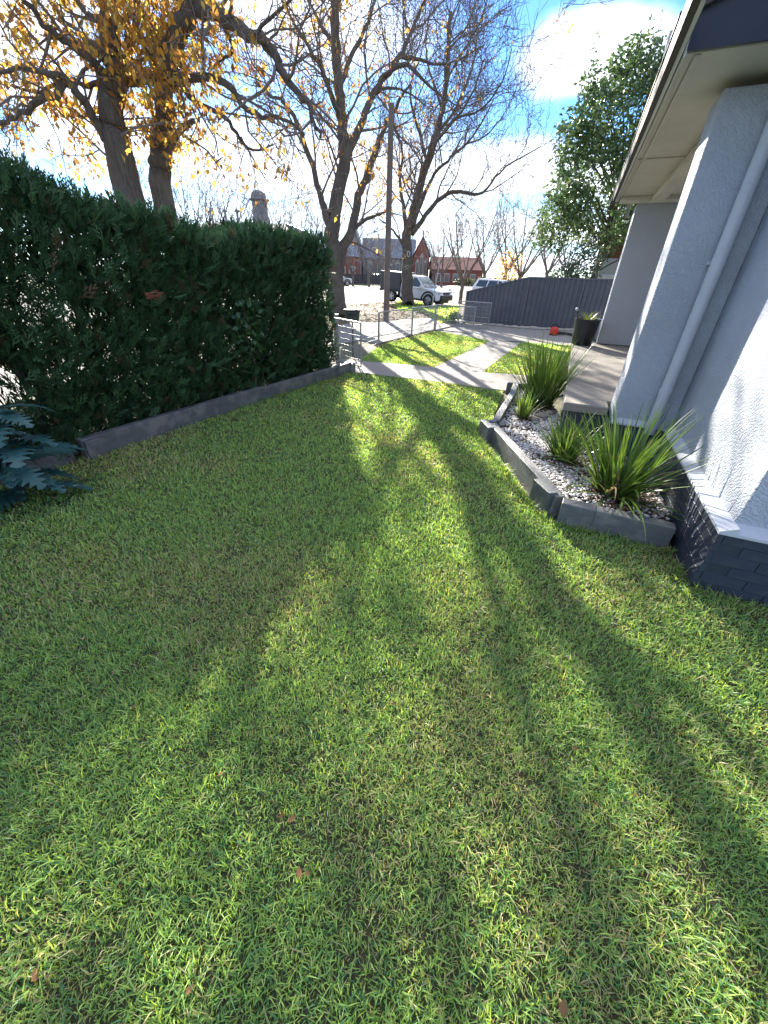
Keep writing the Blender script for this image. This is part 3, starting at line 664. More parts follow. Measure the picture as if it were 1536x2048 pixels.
# a broad-leaved climber in the hedge
def leaf_cloud(n, cen, rad, size, cols, rg, droop=.3, shape=.45, shell=0.0):
    """n pointed leaves inside an ellipsoid: V, F, C"""
    p = rg.normal(0, 1, (n, 3)); p /= np.linalg.norm(p, axis=1)[:, None]; rr = rg.random(n) ** (1 / 3.); rr = shell + (1 - shell) * rr
    c = np.asarray(cen) + p * rr[:, None] * np.asarray(rad)
    return leaves_at(c, size, cols, rg, droop, shape)
def leaves_at(c, size, cols, rg, droop=.3, shape=.45):
    n = len(c); s = rg.uniform(size * .65, size * 1.25, n)
    D = rg.normal(0, 1, (n, 3)); D[:, 2] = D[:, 2] * .6 - droop * 2; D /= np.linalg.norm(D, axis=1)[:, None]
    q = rg.normal(0, 1, (n, 3)); Sd = np.cross(D, q); Sd /= np.linalg.norm(Sd, axis=1)[:, None]; Nn = np.cross(D, Sd)
    T = np.array([(0, 0, 0), (-shape / 2, .42, .10), (0, .5, 0), (shape / 2, .42, .10), (0, 1, -.12)])
    V = c[:, None] + s[:, None, None] * (T[None, :, :1] * Sd[:, None] + T[None, :, 1:2] * D[:, None] + T[None, :, 2:] * Nn[:, None])
    TF = np.array([(0, 2, 1), (0, 3, 2), (1, 2, 4), (2, 3, 4)])
    Fc = (TF[None] + (np.arange(n) * 5)[:, None, None]).reshape(-1, 3)
    pal = np.array(cols); C = pal[rg.integers(0, len(pal), n)] * rg.uniform(.65, 1.25, (n, 1))
    return V.reshape(-1, 3), Fc, np.repeat(C, 5, 0)
def merge(parts):
    V = []; Fc = []; C = []; o = 0
    for v, f, c in parts: V.append(v); Fc.append(f + o); C.append(c); o += len(v)
    return np.concatenate(V), np.concatenate(Fc), np.concatenate(C)
rgv = np.random.default_rng(12)
r_ = ray(490, 655); pl = H0 - hn * .05; t = (pl - Vector((0, 0, CAMH))).dot(hn) / r_.dot(hn); pv = Vector((0, 0, CAMH)) + r_ * t
vine = tag(empty('climber', (pv.x, pv.y, 0)), 'broad-leaved green climber growing through the hedge face', 'plant')
V, Fc, C = leaf_cloud(190, (0, 0, pv.z), (.24, .3, .42), .10, [(.03, .085, .03), (.045, .11, .035), (.06, .13, .04)], rgv, .3, .7)
tag(raw('leaves', V, Fc, M['leaf_green'], vine, cols=C), kind='stuff')
MB().tube([(0, 0, -.02), (.05, .08, .5), (-.02, 0, 1.0), (.03, .05, pv.z + .3)], [.014, .012, .009, .004], 6).build('stem', M['bark'], vine)

# ------------------------------------------------------------------ lobed blue-green plant
def lobed_leaf():
    prof = []                                   # (along, half width) of the lobed outline
    for i in range(7):
        y = .10 + i * .125; wmax = [.17, .25, .29, .28, .24, .17, .10][i]
        prof += [(y - .02, wmax * .42), (y + .045, wmax * .9), (y + .075, wmax), (y + .085, wmax * .62)]
    prof.append((1.0, .0))
    V = []; Fc = []
    def bend(x, y): return (x, y * (1 - .12 * y), .30 * y - .52 * y * y + .35 * abs(x) - 1.0 * x * x)
    V.append(bend(0, 0))
    for y, wv in prof:
        V.append(bend(-wv, y + wv * .28)); V.append(bend(-wv * .5, y + wv * .06)); V.append(bend(0, y)); V.append(bend(wv * .5, y + wv * .06)); V.append(bend(wv, y + wv * .28))
    n = len(prof)
    for k in range(4): Fc.append((0, 1 + k, 2 + k))
    for i in range(n - 1):
        for k in range(4):
            a = 1 + i * 5 + k; Fc.append((a, a + 5, a + 6)); Fc.append((a, a + 6, a + 1))
    me_o = raw('leaf', V, np.array(Fc), M['acanthus'], smooth=True); me = me_o.data; bpy.data.objects.remove(me_o); return me
LEAF = lobed_leaf()
ar = random.Random(21)
ab = gp(42, 1000) - hn * .05; ab.z = 0
aca = tag(empty('lobed_leaf_plant', ab), 'blue green plant with big deeply lobed leaves in front of the hedge', 'plant')
for i in range(44):
    o = bpy.data.objects.new('leaf', LEAF); link(o, aca)
    a = R(-200 + i * 137.5); hgt = .06 + .72 * (i / 44); s = ar.uniform(.36, .54) * (1.0 - .15 * i / 44)
    o.location = (ar.uniform(-.13, .13), ar.uniform(-.13, .13), hgt); o.rotation_euler = (R(ar.uniform(-18, 28)), R(ar.uniform(-18, 18)), a); o.scale = (s * 1.05, s, s)
for i in range(4):
    MB().tube([(0, 0, -.02), (ar.uniform(-.08, .08), ar.uniform(-.08, .08), .3), (ar.uniform(-.15, .15), ar.uniform(-.15, .15), .65)], [.022, .017, .01], 6).build('stem', M['strap'] if False else M['acanthus'], aca)
#PART3
# ------------------------------------------------------------------ wire fence, gates, letterbox
def wire_panel(mb, a, b, z0, z1, dv=.05, dh=.11, r=.0038):
    a, b = Vector(a), Vector(b); ln = (b - a).length; d = (b - a) / ln; up = Vector((0, 0, 1))
    n = int(ln / dv)
    for i in range(n + 1):
        p = a + d * (ln * i / n); mb.bar(p + up * z0, p + up * z1, r * 2, r * 2)
    k = int((z1 - z0) / dh)
    for j in range(k + 1):
        z = z0 + (z1 - z0) * j / k; mb.bar(a + up * z, b + up * z, r * 2, r * 2)
posts = [gp(676, 716), gp(757, 690), gp(823, 672), gp(868, 662)]
wf = tag(empty('wire_fence', posts[1]), 'low woven wire fence with steel posts along the front lawn', 'fence')
wl = posts[1]
for i, p in enumerate(posts):
    q = p - wl
    po = MB().tube([q + Vector((0, 0, -.1)), q + Vector((0, 0, .95 if i == 0 else .86))], .042 if i == 0 else .03, 10).build('post', M['galv'], wf, smooth=True); auto_smooth(po)
MB().tube([posts[1] - wl + Vector((0, 0, .84)), posts[2] - wl + Vector((0, 0, .83)), posts[3] - wl + Vector((0, 0, .84))], .016, 8).build('top_rail', M['galv'], wf, smooth=True)
mb = MB()
st0 = posts[0] + (posts[1] - posts[0]) * .45
for a, b in ((st0, posts[1]), (posts[1], posts[2]), (posts[2], posts[3])): wire_panel(mb, a - wl, b - wl, .05, .83)
hend = H0 + hu * 4.4 + hn * 1.25
wire_panel(mb, hend - wl, posts[0] - wl, .05, .83)
tag(mb.build('wire_mesh', M['wire'], wf), kind='stuff')
def gate(a, b, h, label, zb=.04):
    a, b = Vector(a), Vector(b); g = empty('gate', a); d = b - a
    fr = MB(); r = .017; up = Vector((0, 0, 1))
    o0, o1 = Vector(), d
    fr.tube([o0 + up * zb, o0 + up * h, o1 + up * h, o1 + up * zb, o0 + up * zb], r, 8).build('frame', M['galv'], g)
    MB().tube([o0 + up * (h * .45), o1 + up * (h * .45)], .009, 6).build('mid_rail', M['galv'], g)
    m2 = MB(); wire_panel(m2, o0 + d * .02, o1 - d * .02, zb + .02, h - .02, .045); tag(m2.build('wire_mesh', M['wire'], g), kind='stuff')
    return tag(g, label, 'gate')
gate(gp(672, 722), gp(722, 738), .90, 'small open wire gate beside the end of the hedge')
gate(posts[3] + Vector((.05, 0, 0)), gp(945, 670), .86, 'driveway gate leaf of wire mesh swung in beside the lawn')
gate(gp(914, 653), gp(975, 659.5), .92, 'driveway gate leaf standing open in front of the grey steel fence')
lb = gp(706, 713)
box = tag(empty('letterbox', lb), 'dark green letterbox on a thin black post behind the open gate', 'letterbox')
MB().tube([(0, 0, -.1), (0, 0, .82)], .018, 8).build('post', M['black'], box)
bodym = MB().add([(-.15, -.11, .80), (.15, -.11, .80), (.15, .11, .80), (-.15, .11, .80), (-.175, -.12, 1.0), (.175, -.12, 1.0), (.175, .12, 1.0), (-.175, .12, 1.0)],
                 [(0, 3, 2, 1), (0, 1, 5, 4), (1, 2, 6, 5), (2, 3, 7, 6), (3, 0, 4, 7), (4, 5, 6, 7)])
gm = mat('letterbox_green', (.035, .05, .04), .55, (.05, .065, .055), 8)
bodym.build('body', gm, box, bevel=.008); MB().box((0, 0, 1.018), (.385, .27, .03)).build('lid', gm, box, bevel=.008)
MB().box((0, -.125, .93), (.2, .012, .02)).build('slot', M['black'], box)
# small leafy shrub at the driveway gate
rgs = np.random.default_rng(31)
def shrub(name, p, rad, n, size, cols, label, m='leaf_green'):
    root = empty(name, p); parts = []
    for i in range(7):
        a = rgs.uniform(0, 6.28); q = (math.cos(a) * rad[0] * .5, math.sin(a) * rad[1] * .5, rad[2] * rgs.uniform(.7, 1.35))
        parts.append(leaf_cloud(n // 7, q, (rad[0] * .6, rad[1] * .6, rad[2] * .6), size, cols, rgs, .15, .5, .4))
    V, Fc, C = merge(parts); tag(raw('leaves', V, Fc, M[m], root, cols=C), kind='stuff')
    for i in range(4):
        a = i * 1.6; MB().tube([(0, 0, -.03), (math.cos(a) * rad[0] * .3, math.sin(a) * rad[1] * .3, rad[2] * .7), (math.cos(a) * rad[0] * .6, math.sin(a) * rad[1] * .6, rad[2] * 1.3)], [.02, .015, .006], 6).build('stem', M['bark'], root)
    return tag(root, label, 'shrub')
shrub('shrub', gp(905, 648), (.35, .35, .27), 420, .10, [(.04, .10, .03), (.06, .13, .035), (.09, .16, .05)], 'small bright green shrub beside the driveway gate')

# ------------------------------------------------------------------ grey steel fence
fa, fb_, fc = gp(928, 645), gp(1040, 656), gp(1160, 661.5)
fdir = (fb_ - fa).normalized(); fe = fb_ + (fc - fb_) * 2.6
sf = tag(empty('steel_fence', fa), 'dark grey ribbed steel panel fence along the driveway, its front end raked down', 'fence')
def ftop(p):
    k = (p - fa).length / (fb_ - fa).length
    return 1.22 + (1.80 - 1.22) * min(1, k * 1.0)
def fence_run(a, b, npan):
    ln = (b - a).length; d = (b - a) / ln; nrm = Vector((d.y, -d.x, 0))      # towards the viewer
    if nrm.y > 0: nrm = -nrm
    for i in range(npan):
        p0 = a + d * (ln * i / npan); p1 = a + d * (ln * (i + 1) / npan); pl = (p1 - p0).length; mb = MB(); pts = []
        pitch = .19; k = max(2, round(pl / pitch)); pr = []
        for j in range(k):
            x = pl * j / k; w_ = pl / k
            pr += [(x, 0), (x + w_ * .30, 0), (x + w_ * .40, .032), (x + w_ * .58, .032), (x + w_ * .64, .022), (x + w_ * .70, .032), (x + w_ * .9, .032)]
        pr.append((pl, 0))
        for x, y in pr:
            q = p0 + d * x + nrm * y - fa; zt = ftop(p0 + d * x) - .03
            mb.v += [(q.x, q.y, .03), (q.x, q.y, zt)]
        for j in range(len(pr) - 1): mb.f.append((2 * j, 2 * j + 2, 2 * j + 3, 2 * j + 1))
        mb.build('panel', M['colorbond'], sf)
        t0, t1 = ftop(p0), ftop(p1)
        c0 = p0 - fa + nrm * .015 + Vector((0, 0, t0 - .02)); c1 = p1 - fa + nrm * .015 + Vector((0, 0, t1 - .02))
        MB().bar(c0, c1, .06, .045).build('top_rail', M['colorbond'], sf)
        b0 = p0 - fa + nrm * .016 + Vector((0, 0, .05)); b1 = p1 - fa + nrm * .016 + Vector((0, 0, .05))
        MB().bar(b0, b1, .062, .06).build('bottom_rail', M['colorbond'], sf)
        q = p0 - fa + nrm * .02
        MB().box((q.x, q.y, t0 / 2 - .02), (.07, .07, t0 + .02), math.atan2(d.y, d.x)).build('post', M['colorbond'], sf)
fence_run(fa, fb_, 1); fence_run(fb_, fe, 3)
# rough stones along the foot of the fence
rk = random.Random(5)
for i in range(20):
    p = fa.lerp(fb_, i / 8) if i < 8 else fb_.lerp(fc, (i - 8) / 11)
    sx = rk.uniform(.10, .17); st = MB().lathe([(.001, -.3), (.8, -.25), (1.0, .1), (.75, .45), (.3, .6), (.001, .62)], sides=9)
    st.v = [(x * sx * 1.5 * rk.uniform(.85, 1.15), y * sx * .8 * rk.uniform(.85, 1.15), z * sx * .8) for x, y, z in st.v]
    o = st.build('border_stone', M['stone']); o.location = (p.x, p.y - .22 + rk.uniform(-.04, .04), .03); o.rotation_euler = (0, 0, rk.uniform(-.6, .3))
    tag(o, 'rough stone in the row along the foot of the grey steel fence', 'stone', 'stones along the steel fence')

# ------------------------------------------------------------------ porch pot, blower
pp = gp(1170, 692, .556)
pot = tag(empty('plant_pot', pp + Vector((0, .2, .0))), 'large charcoal pot with a spiky pale green plant on the porch', 'plant pot')
o = MB().lathe([(.17, 0), (.20, .02), (.235, .30), (.245, .44), (.255, .46), (.255, .50), (.225, .50), (.215, .42), (.001, .42)], sides=32).build('pot', M['pot'], pot, smooth=True); auto_smooth(o, 50)
rg_ = random.Random(9); V = []; Fc = []; C = []
for i in range(46):
    a = rg_.uniform(0, 6.28); d = Vector((math.cos(a), math.sin(a), 0)); s = Vector((-d.y, d.x, 0)); q = d * rg_.uniform(0, .08) + Vector((0, 0, .42)); ang = rg_.uniform(.1, .8); ln = rg_.uniform(.24, .42); o_ = len(V)
    for k in range(5):
        t = k / 4; wk = .028 * (1 - t * .95); V += [q - s * wk / 2, q + s * wk / 2]; g_ = rg_.random(); c = (.16 + .1 * g_, .21 + .1 * g_, .09); C += [c, c]
        ang += .22; q = q + (d * math.sin(ang) + Vector((0, 0, math.cos(ang)))) * ln / 4
    for k in range(4): Fc.append((o_ + 2 * k, o_ + 2 * k + 1, o_ + 2 * k + 3, o_ + 2 * k + 2))
raw('leaf_blades', np.array([tuple(v) for v in V]), Fc, M['strap'], pot, smooth=True, cols=np.array(C))
MB().lathe([(.001, .40), (.212, .40), (.2, .425), (.001, .43)], sides=20).build('potting_soil', M['mulch'], pot)
sl_ = tag(empty('stake_light', pp + Vector((-.12, .22, .42))), 'thin garden stake light leaning out of the charcoal pot', 'garden light')
MB().tube([(0, 0, -.1), (-.14, 0, .22)], .006, 6).build('stake', M['black'], sl_)
MB().lathe([(.001, -.035), (.025, -.025), (.036, 0), (.025, .025), (.001, .035)], (-.15, 0, .25), 10).build('lamp_head', M['white_paint'], sl_, smooth=True)
o = MB().lathe([(.001, 0), (.14, 0), (.17, .06), (.19, .32), (.2, .38), (.17, .42), (.10, .445), (.001, .45)], sides=24).build('white_tub', M['white_paint'], smooth=True)
o.location = hp(-.62, 8.32, .556); tag(o, 'white round-topped tub behind the charcoal pot', 'tub')
bl = gp(1106, 671)
blo = tag(empty('leaf_blower', bl, R(-8)), 'red leaf blower lying on the shaded driveway', 'leaf blower')
MB().box((0, 0, .16), (.26, .22, .24)).build('engine_housing', M['red'], blo, bevel=.05, seg=3)
MB().tube([(.0, -.12, .14), (.0, -.19, .14)], [.12, .10], 16).build('fan_housing', M['red'], blo, smooth=False)
MB().tube([(-.12, 0, .26), (-.10, 0, .36), (.04, 0, .37), (.12, 0, .28)], .022, 8).build('handle', M['black'], blo, smooth=True)
MB().tube([(.08, -.1, .10), (.35, -.1, .10), (.78, -.12, .055)], [.06, .05, .045], 12).build('blower_tube', M['black'], blo, smooth=True)
MB().box((-.02, 0, .03), (.22, .2, .06)).build('base', M['black'], blo, bevel=.02)

# ------------------------------------------------------------------ trees
class Tree:
    def __init__(s, seed, minr, dens=(1.9, 2.6, 3.4), up=.25, maxl=3, lenf=(.0, 2.3, 1.0, .5), wander=.22):
        s.rg = random.Random(seed); s.limb = MB(); s.twig = MB(); s.minr = minr; s.dens = dens; s.up = up; s.maxl = maxl; s.leaf = []; s.lenf = lenf; s.wander = wander; s.leafp = lambda p, lv: 0
    def rdir(s, t, lo, hi):
        ax = t.orthogonal().normalized(); ax.rotate(Matrix.Rotation(s.rg.uniform(0, 6.283), 3, t))
        d = t.copy(); d.rotate(Matrix.Rotation(R(s.rg.uniform(lo, hi)), 3, ax)); return d.normalized()
    def grow(s, p, d, ln, r, lv):
        rg = s.rg; n = 5 if lv == 1 else (4 if lv == 2 else 3); pts = [p.copy()]; rad = [r]; st = ln / n
        for i in range(n):
            d = (d + Vector((rg.gauss(0, s.wander), rg.gauss(0, s.wander), rg.gauss(0, s.wander) + s.up * .35))).normalized(); p = p + d * st; pts.append(p); rad.append(max(s.minr * .55, r * (1 - .75 * (i + 1) / n)))
        s.twig.tube(pts, rad, 5 if r > .035 else (4 if r > .018 else 3), cap=False)
        s.kids(pts, rad, lv)
        if lv >= 2:
            pr = s.leafp(pts[-1], lv)
            if pr:
                for q in pts[1:]:
                    if rg.random() < pr: s.leaf.append(q)
    def kids(s, pts, rad, lv, lo=.15):
        if lv >= s.maxl: return
        rg = s.rg; seg = [(pts[i + 1] - pts[i]).length for i in range(len(pts) - 1)]; tot = sum(seg); n = max(1, int(tot * s.dens[lv] + rg.random()))
        for k in range(n):
            x = tot * (lo + (1 - lo) * (k + rg.random()) / n); i = 0
            while i < len(seg) - 1 and x > seg[i]: x -= seg[i]; i += 1
            f = min(1, x / max(seg[i], 1e-6)); p = pts[i].lerp(pts[i + 1], f); t = (pts[i + 1] - pts[i]).normalized(); r = rad[i] * (1 - f) + rad[i + 1] * f
            d = s.rdir(t, 28, 68); d.z += s.up * .5; d.normalize()
            ln = s.lenf[lv + 1] * rg.uniform(.5, 1.25); s.grow(p, d, ln, max(s.minr, min(r * .55, .012 + .012 * ln)), lv + 1)
    def path(s, pts, r0, r1, sides=9, kids=True, lo=.15, jit=.03, trunk=False):
        pts = [Vector(p) for p in pts]; q = []
        n = len(pts)
        for i in range(n - 1):
            p0, p1, p2, p3 = pts[max(i - 1, 0)], pts[i], pts[i + 1], pts[min(i + 2, n - 1)]
            for k in range(4):
                t = k / 4; t2, t3 = t * t, t * t * t
                q.append(.5 * ((2 * p1) + (p2 - p0) * t + (2 * p0 - 5 * p1 + 4 * p2 - p3) * t2 + (3 * p1 - p0 - 3 * p2 + p3) * t3) + Vector((s.rg.gauss(0, jit), s.rg.gauss(0, jit), s.rg.gauss(0, jit))) * min(1, r0 * 6))
        q.append(pts[-1]); m = len(q) - 1
        rad = [(r0 + (r1 - r0) * (i / m) ** .8) * (1 + s.rg.uniform(-.05, .05)) for i in range(m + 1)]
        s.limb.tube(q, rad, sides, cap=not trunk)
        if kids: s.kids(q, rad, 0, lo)
        return q
    def build(s, name, base, label, cat='tree', leafcols=None, leafsize=.12, droop=.8, bark='bark', twig='twig', group=None, leafn=1, spread=.06):
        root = empty(name, base); b = np.array(base)
        o = s.limb; o.v = [tuple(Vector(v) - Vector(base)) for v in o.v]; t = o.build('trunk', M[bark], root, smooth=True)
        V = np.array(s.twig.v) - b
        me = bpy.data.meshes.new('crown'); me.from_pydata(V.tolist(), [], s.twig.f); me.materials.append(M[twig]); link(bpy.data.objects.new('crown', me), root)
        if s.leaf:
            rg = np.random.default_rng(s.rg.randint(0, 9999)); c = np.repeat(np.array([tuple(p) for p in s.leaf]), leafn, 0) - b + rg.normal(0, spread, (len(s.leaf) * leafn, 3))
            Vv, Fc, C = leaves_at(c, leafsize, leafcols, rg, droop, .55); tag(raw('leaves', Vv, Fc, M['leaf_gold'], root, cols=C), kind='stuff')
        return tag(root, label, cat, group)
GOLD = [(.56, .30, .04), (.50, .24, .03), (.58, .38, .06), (.38, .18, .04), (.26, .14, .06), (.42, .32, .08)]
RUST = [(.50, .24, .05), (.38, .17, .05), (.28, .14, .07), (.6, .36, .07), (.45, .33, .09)]
def zl(Y, o=(0, 0), sc=2.56):
    """limb points from a traced line: zoomed pixel + depth offset -> world"""
    return lambda *q: [dp(o[0] + a / sc, o[1] + b / sc, Y + c) for a, b, c in q]
# near street tree behind the hedge, twin trunks, golden leaves
T = Tree(2, .0065, dens=(2.9, 3.4, 3.8), up=.12, lenf=(0, 1.7, .85, .42), wander=.26)
Z = zl(11.0)
def leafp0(p, lv):
    c1 = dp(240, 250, 10.6); c2 = dp(290, 60, 11); c3 = dp(60, 90, 10.5)
    a = max(math.exp(-((p - c1).length / 1.25) ** 2), .9 * math.exp(-((p - c2).length / 1.6) ** 2), .55 * math.exp(-((p - c3).length / 1.2) ** 2))
    return .85 * a + .018
T.leafp = leafp0
b0 = Vector((dp(250, 352, 11).x, 11, -.1)); b1 = Vector((dp(325, 372, 11.6).x, 11.6, -.1))
T.path([b0 + Vector((.03, 0, 0)), b0 + Vector((0, 0, 1.6))] + Z((640, 900, 0), (600, 720, 0), (570, 560, 0), (600, 420, .1), (590, 300, .2), (560, 150, .3), (540, 20, .5), (520, -200, .8), (540, -420, 1.0)), .36, .10, 12, lo=.45, trunk=True)
T.path([b1, b1 + Vector((0, 0, 1.6))] + zl(11.6)((822, 930, 0), (828, 800, 0), (832, 640, 0), (850, 450, 0), (868, 330, -.1), (900, 200, -.2), (950, 80, -.3), (990, -60, -.4), (1010, -260, -.5), (1000, -480, -.4)), .27, .12, 12, lo=.45, trunk=True)
Zr = zl(11.6)
for pts, r0, r1 in (
    (Z((590, 760, 0), (500, 640, -.2), (430, 520, -.4), (350, 430, -.5), (240, 500, -.7), (110, 590, -.9), (0, 640, -1.1), (-120, 660, -1.3)), .11, .03),
    (Z((430, 520, -.4), (330, 400, -.6), (220, 370, -.9), (100, 350, -1.1), (-40, 380, -1.4)), .07, .02),
    (Zr((840, 400, 0), (700, 415, -.3), (560, 395, -.6), (480, 320, -.8), (380, 240, -1.0), (250, 140, -1.2), (130, 10, -1.4), (40, -120, -1.6)), .12, .03),
    (Zr((560, 395, -.6), (450, 440, -.7), (340, 400, -.8), (200, 470, -1.0), (60, 440, -1.3)), .06, .02),
    (Zr((860, 330, 0), (800, 240, .2), (750, 110, .3), (690, 0, .4), (640, -160, .6)), .12, .04),
    (Zr((975, 20, -.3), (1090, 55, -.6), (1230, 130, -.8), (1370, 230, -1.0), (1430, 350, -1.2), (1500, 450, -1.3), (1590, 560, -1.4), (1640, 700, -1.5)), .15, .03),
    (Zr((890, 380, 0), (1050, 400, -.3), (1180, 440, -.5), (1240, 540, -.6), (1340, 590, -.8), (1450, 600, -1.0), (1560, 690, -1.2)), .09, .02),
    (Zr((900, 390, 0), (1000, 520, .3), (1150, 600, .5), (1220, 700, .6), (1290, 770, .7), (1400, 740, .8)), .075, .018),
    (Zr((1230, 700, .6), (1300, 820, .7), (1370, 930, .8)), .03, .01),
    (Zr((845, 870, 0), (880, 740, -.1), (930, 660, -.2), (995, 620, -.3)), .09, .05),
    (Zr((1000, 0, -.4), (1130, 110, .2), (1190, 240, .5), (1130, 310, .7), (1060, 360, .9)), .06, .015),
    (Zr((1370, 230, -1.0), (1300, 190, -1.4), (1420, 60, -1.6), (1560, -40, -1.8)), .05, .015),
    (Z((560, 150, .3), (440, 60, .5), (330, -80, .6), (260, -240, .7)), .08, .02),
    (Z((580, 250, .2), (440, 200, .8), (300, 60, 1.4), (180, -100, 1.8)), .07, .02)):
    T.path(pts, r0, r1, 8, lo=.12)
T.build('street_tree', (b0.x, b0.y, 0), 'twin-trunked street tree with hanging golden leaves behind the hedge', leafcols=GOLD, leafsize=.135, leafn=3, spread=.07)
# second street tree, forked low beside the hedge end
T = Tree(5, .010, dens=(1.9, 2.7, 3.2), up=.22, lenf=(0, 2.6, 1.3, .6), wander=.2)
o8 = (500, 0); Y1 = 20.0; Z = zl(Y1, o8)
def leafp1(p, lv):
    a = max(math.exp(-((p - dp(745, 380, Y1)).length / 1.5) ** 2), .8 * math.exp(-((p - dp(690, 280, Y1)).length / 1.7) ** 2), .7 * math.exp(-((p - dp(690, 110, Y1)).length / 2.4) ** 2), .8 * math.exp(-((p - dp(610, 440, Y1)).length / .9) ** 2))
    return .26 * a + .008
T.leafp = leafp1
b1 = gp(676, 634)
T.path([b1 + Vector((0, 0, -.1)), dp(674, 600, Y1), dp(670, 540, Y1), dp(666, 490, Y1), dp(664, 455, Y1)] + Z((450, 1000, 0), (478, 820, 0), (472, 620, .1), (456, 450, .2), (440, 250, .3), (430, 50, .4), (410, -200, .5)), .44, .10, 12, lo=.4, trunk=True)
for pts, r0, r1 in (
    (Z((415, 1180, 0), (375, 1060, -.3), (330, 900, -.5), (270, 700, -.8), (200, 560, -1.1), (130, 500, -1.4), (20, 420, -1.8)), .16, .03),
    (Z((478, 830, 0), (560, 650, .3), (620, 500, .5), (690, 390, .7), (765, 290, 1.0), (820, 190, 1.3), (880, 50, 1.6), (930, -120, 1.9)), .17, .04),
    (Z((445, 1400, 0), (480, 1260, .2), (525, 1160, .5), (560, 1000, .8), (605, 880, 1.1), (660, 740, 1.4), (705, 620, 1.7), (760, 520, 2.0), (820, 430, 2.3)), .26, .04),
    (Z((520, 1190, .5), (600, 1120, .2), (690, 1085, 0), (740, 1010, -.2)), .10, .03),
    (Z((690, 390, .7), (790, 330, .5), (880, 400, .3), (960, 480, .2), (1060, 540, .1)), .09, .02),
    (Z((765, 290, 1.0), (850, 300, 1.6), (960, 330, 2.0), (1080, 300, 2.4), (1200, 230, 2.8)), .08, .02),
    (Z((620, 500, .5), (700, 450, 1.0), (800, 470, 1.5), (900, 540, 2.0)), .07, .02),
    (Z((472, 620, .1), (400, 440, -.4), (330, 290, -.8), (240, 140, -1.2), (160, 0, -1.5)), .11, .03),
    (Z((456, 450, .2), (520, 290, .8), (590, 150, 1.2), (640, 0, 1.5), (700, -150, 1.8)), .11, .03),
    (Z((440, 250, .3), (360, 120, .8), (280, -30, 1.2)), .09, .03)):
    T.path(pts, r0, r1, 8, lo=.15)
T.build('street_tree', (b1.x, b1.y, 0), 'low-forked street tree with sparse yellow leaves beside the hedge end', leafcols=GOLD + RUST, leafsize=.14, leafn=3, spread=.08)
# third street tree, bare, in front of the parked ute
T = Tree(9, .0125, dens=(1.9, 2.5, 2.8), up=.26, lenf=(0, 2.9, 1.5, .8), wander=.2)
Y2 = 28.4; Z = zl(Y2, o8)
T.leafp = lambda p, lv: .30 * math.exp(-((p - dp(790, 400, Y2)).length / 1.6) ** 2) + .22 * math.exp(-((p - dp(850, 190, Y2)).length / 1.4) ** 2) + .004
b2 = gp(817, 613)
T.path([b2 + Vector((0, 0, -.1)), dp(816, 600, Y2), dp(815, 560, Y2), dp(814, 510, Y2), dp(813, 470, Y2)] + Z((835, 1100, 0), (860, 980, 0), (910, 830, .1), (950, 700, .2), (985, 560, .3), (1010, 400, .4), (1020, 220, .5), (1030, 60, .6)), .46, .06, 12, lo=.45, trunk=True)
for pts, r0, r1 in (
    (Z((800, 1300, 0), (765, 1225, -.3), (720, 1170, -.5), (660, 1120, -.7)), .10, .03),
    (Z((800, 1190, 0), (785, 1050, -.4), (765, 920, -.7), (780, 780, -.9), (740, 640, -1.1), (700, 500, -1.3)), .13, .03),
    (Z((825, 1180, 0), (870, 1050, .5), (930, 920, .9), (1010, 820, 1.2), (1100, 740, 1.5), (1180, 640, 1.9), (1250, 500, 2.2)), .14, .03),
    (Z((830, 1200, 0), (930, 1060, -.5), (1040, 980, -.9), (1110, 990, -1.1), (1190, 985, -1.3), (1280, 880, -1.5), (1400, 800, -1.7), (1490, 750, -1.9)), .15, .02),
    (Z((820, 1170, 0), (850, 1000, -.6), (890, 860, -1.1), (960, 720, -1.5), (1060, 600, -1.9), (1150, 450, -2.2), (1200, 300, -2.5)), .12, .03),
    (Z((910, 830, .1), (860, 660, .6), (820, 500, 1.0), (840, 330, 1.4), (800, 150, 1.8), (790, 0, 2.1)), .10, .02),
    (Z((950, 700, .2), (1050, 560, .9), (1120, 400, 1.5), (1160, 220, 2.0), (1150, 60, 2.5)), .10, .02),
    (Z((985, 560, .3), (930, 400, 1.2), (900, 230, 1.9), (920, 60, 2.6)), .09, .02),
    (Z((1100, 740, 1.5), (1200, 700, 2.2), (1290, 600, 2.9), (1360, 470, 3.4)), .06, .02),
    (Z((1060, 600, -1.9), (1180, 560, -2.6), (1290, 420, -3.2), (1340, 250, -3.6)), .06, .02),
    (Z((1010, 400, .4), (1100, 250, -.6), (1180, 110, -1.4), (1220, -40, -2.0)), .06, .02)):
    T.path(pts, r0, r1, 7, lo=.12)
t2 = T.build('street_tree', (b2.x, b2.y, 0), 'large bare street tree with a dense twiggy crown in front of the parked ute', leafcols=RUST, leafsize=.17, leafn=2, spread=.12)
# the white figure 0 painted on its trunk
zc_ = dp(817, 508, Y2 - .42); pts = [(zc_.x - b2.x + .085 * math.cos(a), zc_.y - b2.y - .02, zc_.z + .13 * math.sin(a)) for a in [i * 2 * math.pi / 16 for i in range(17)]]
MB().tube(pts, .022, 6).build('trunk_mark', M['white_paint'], t2)

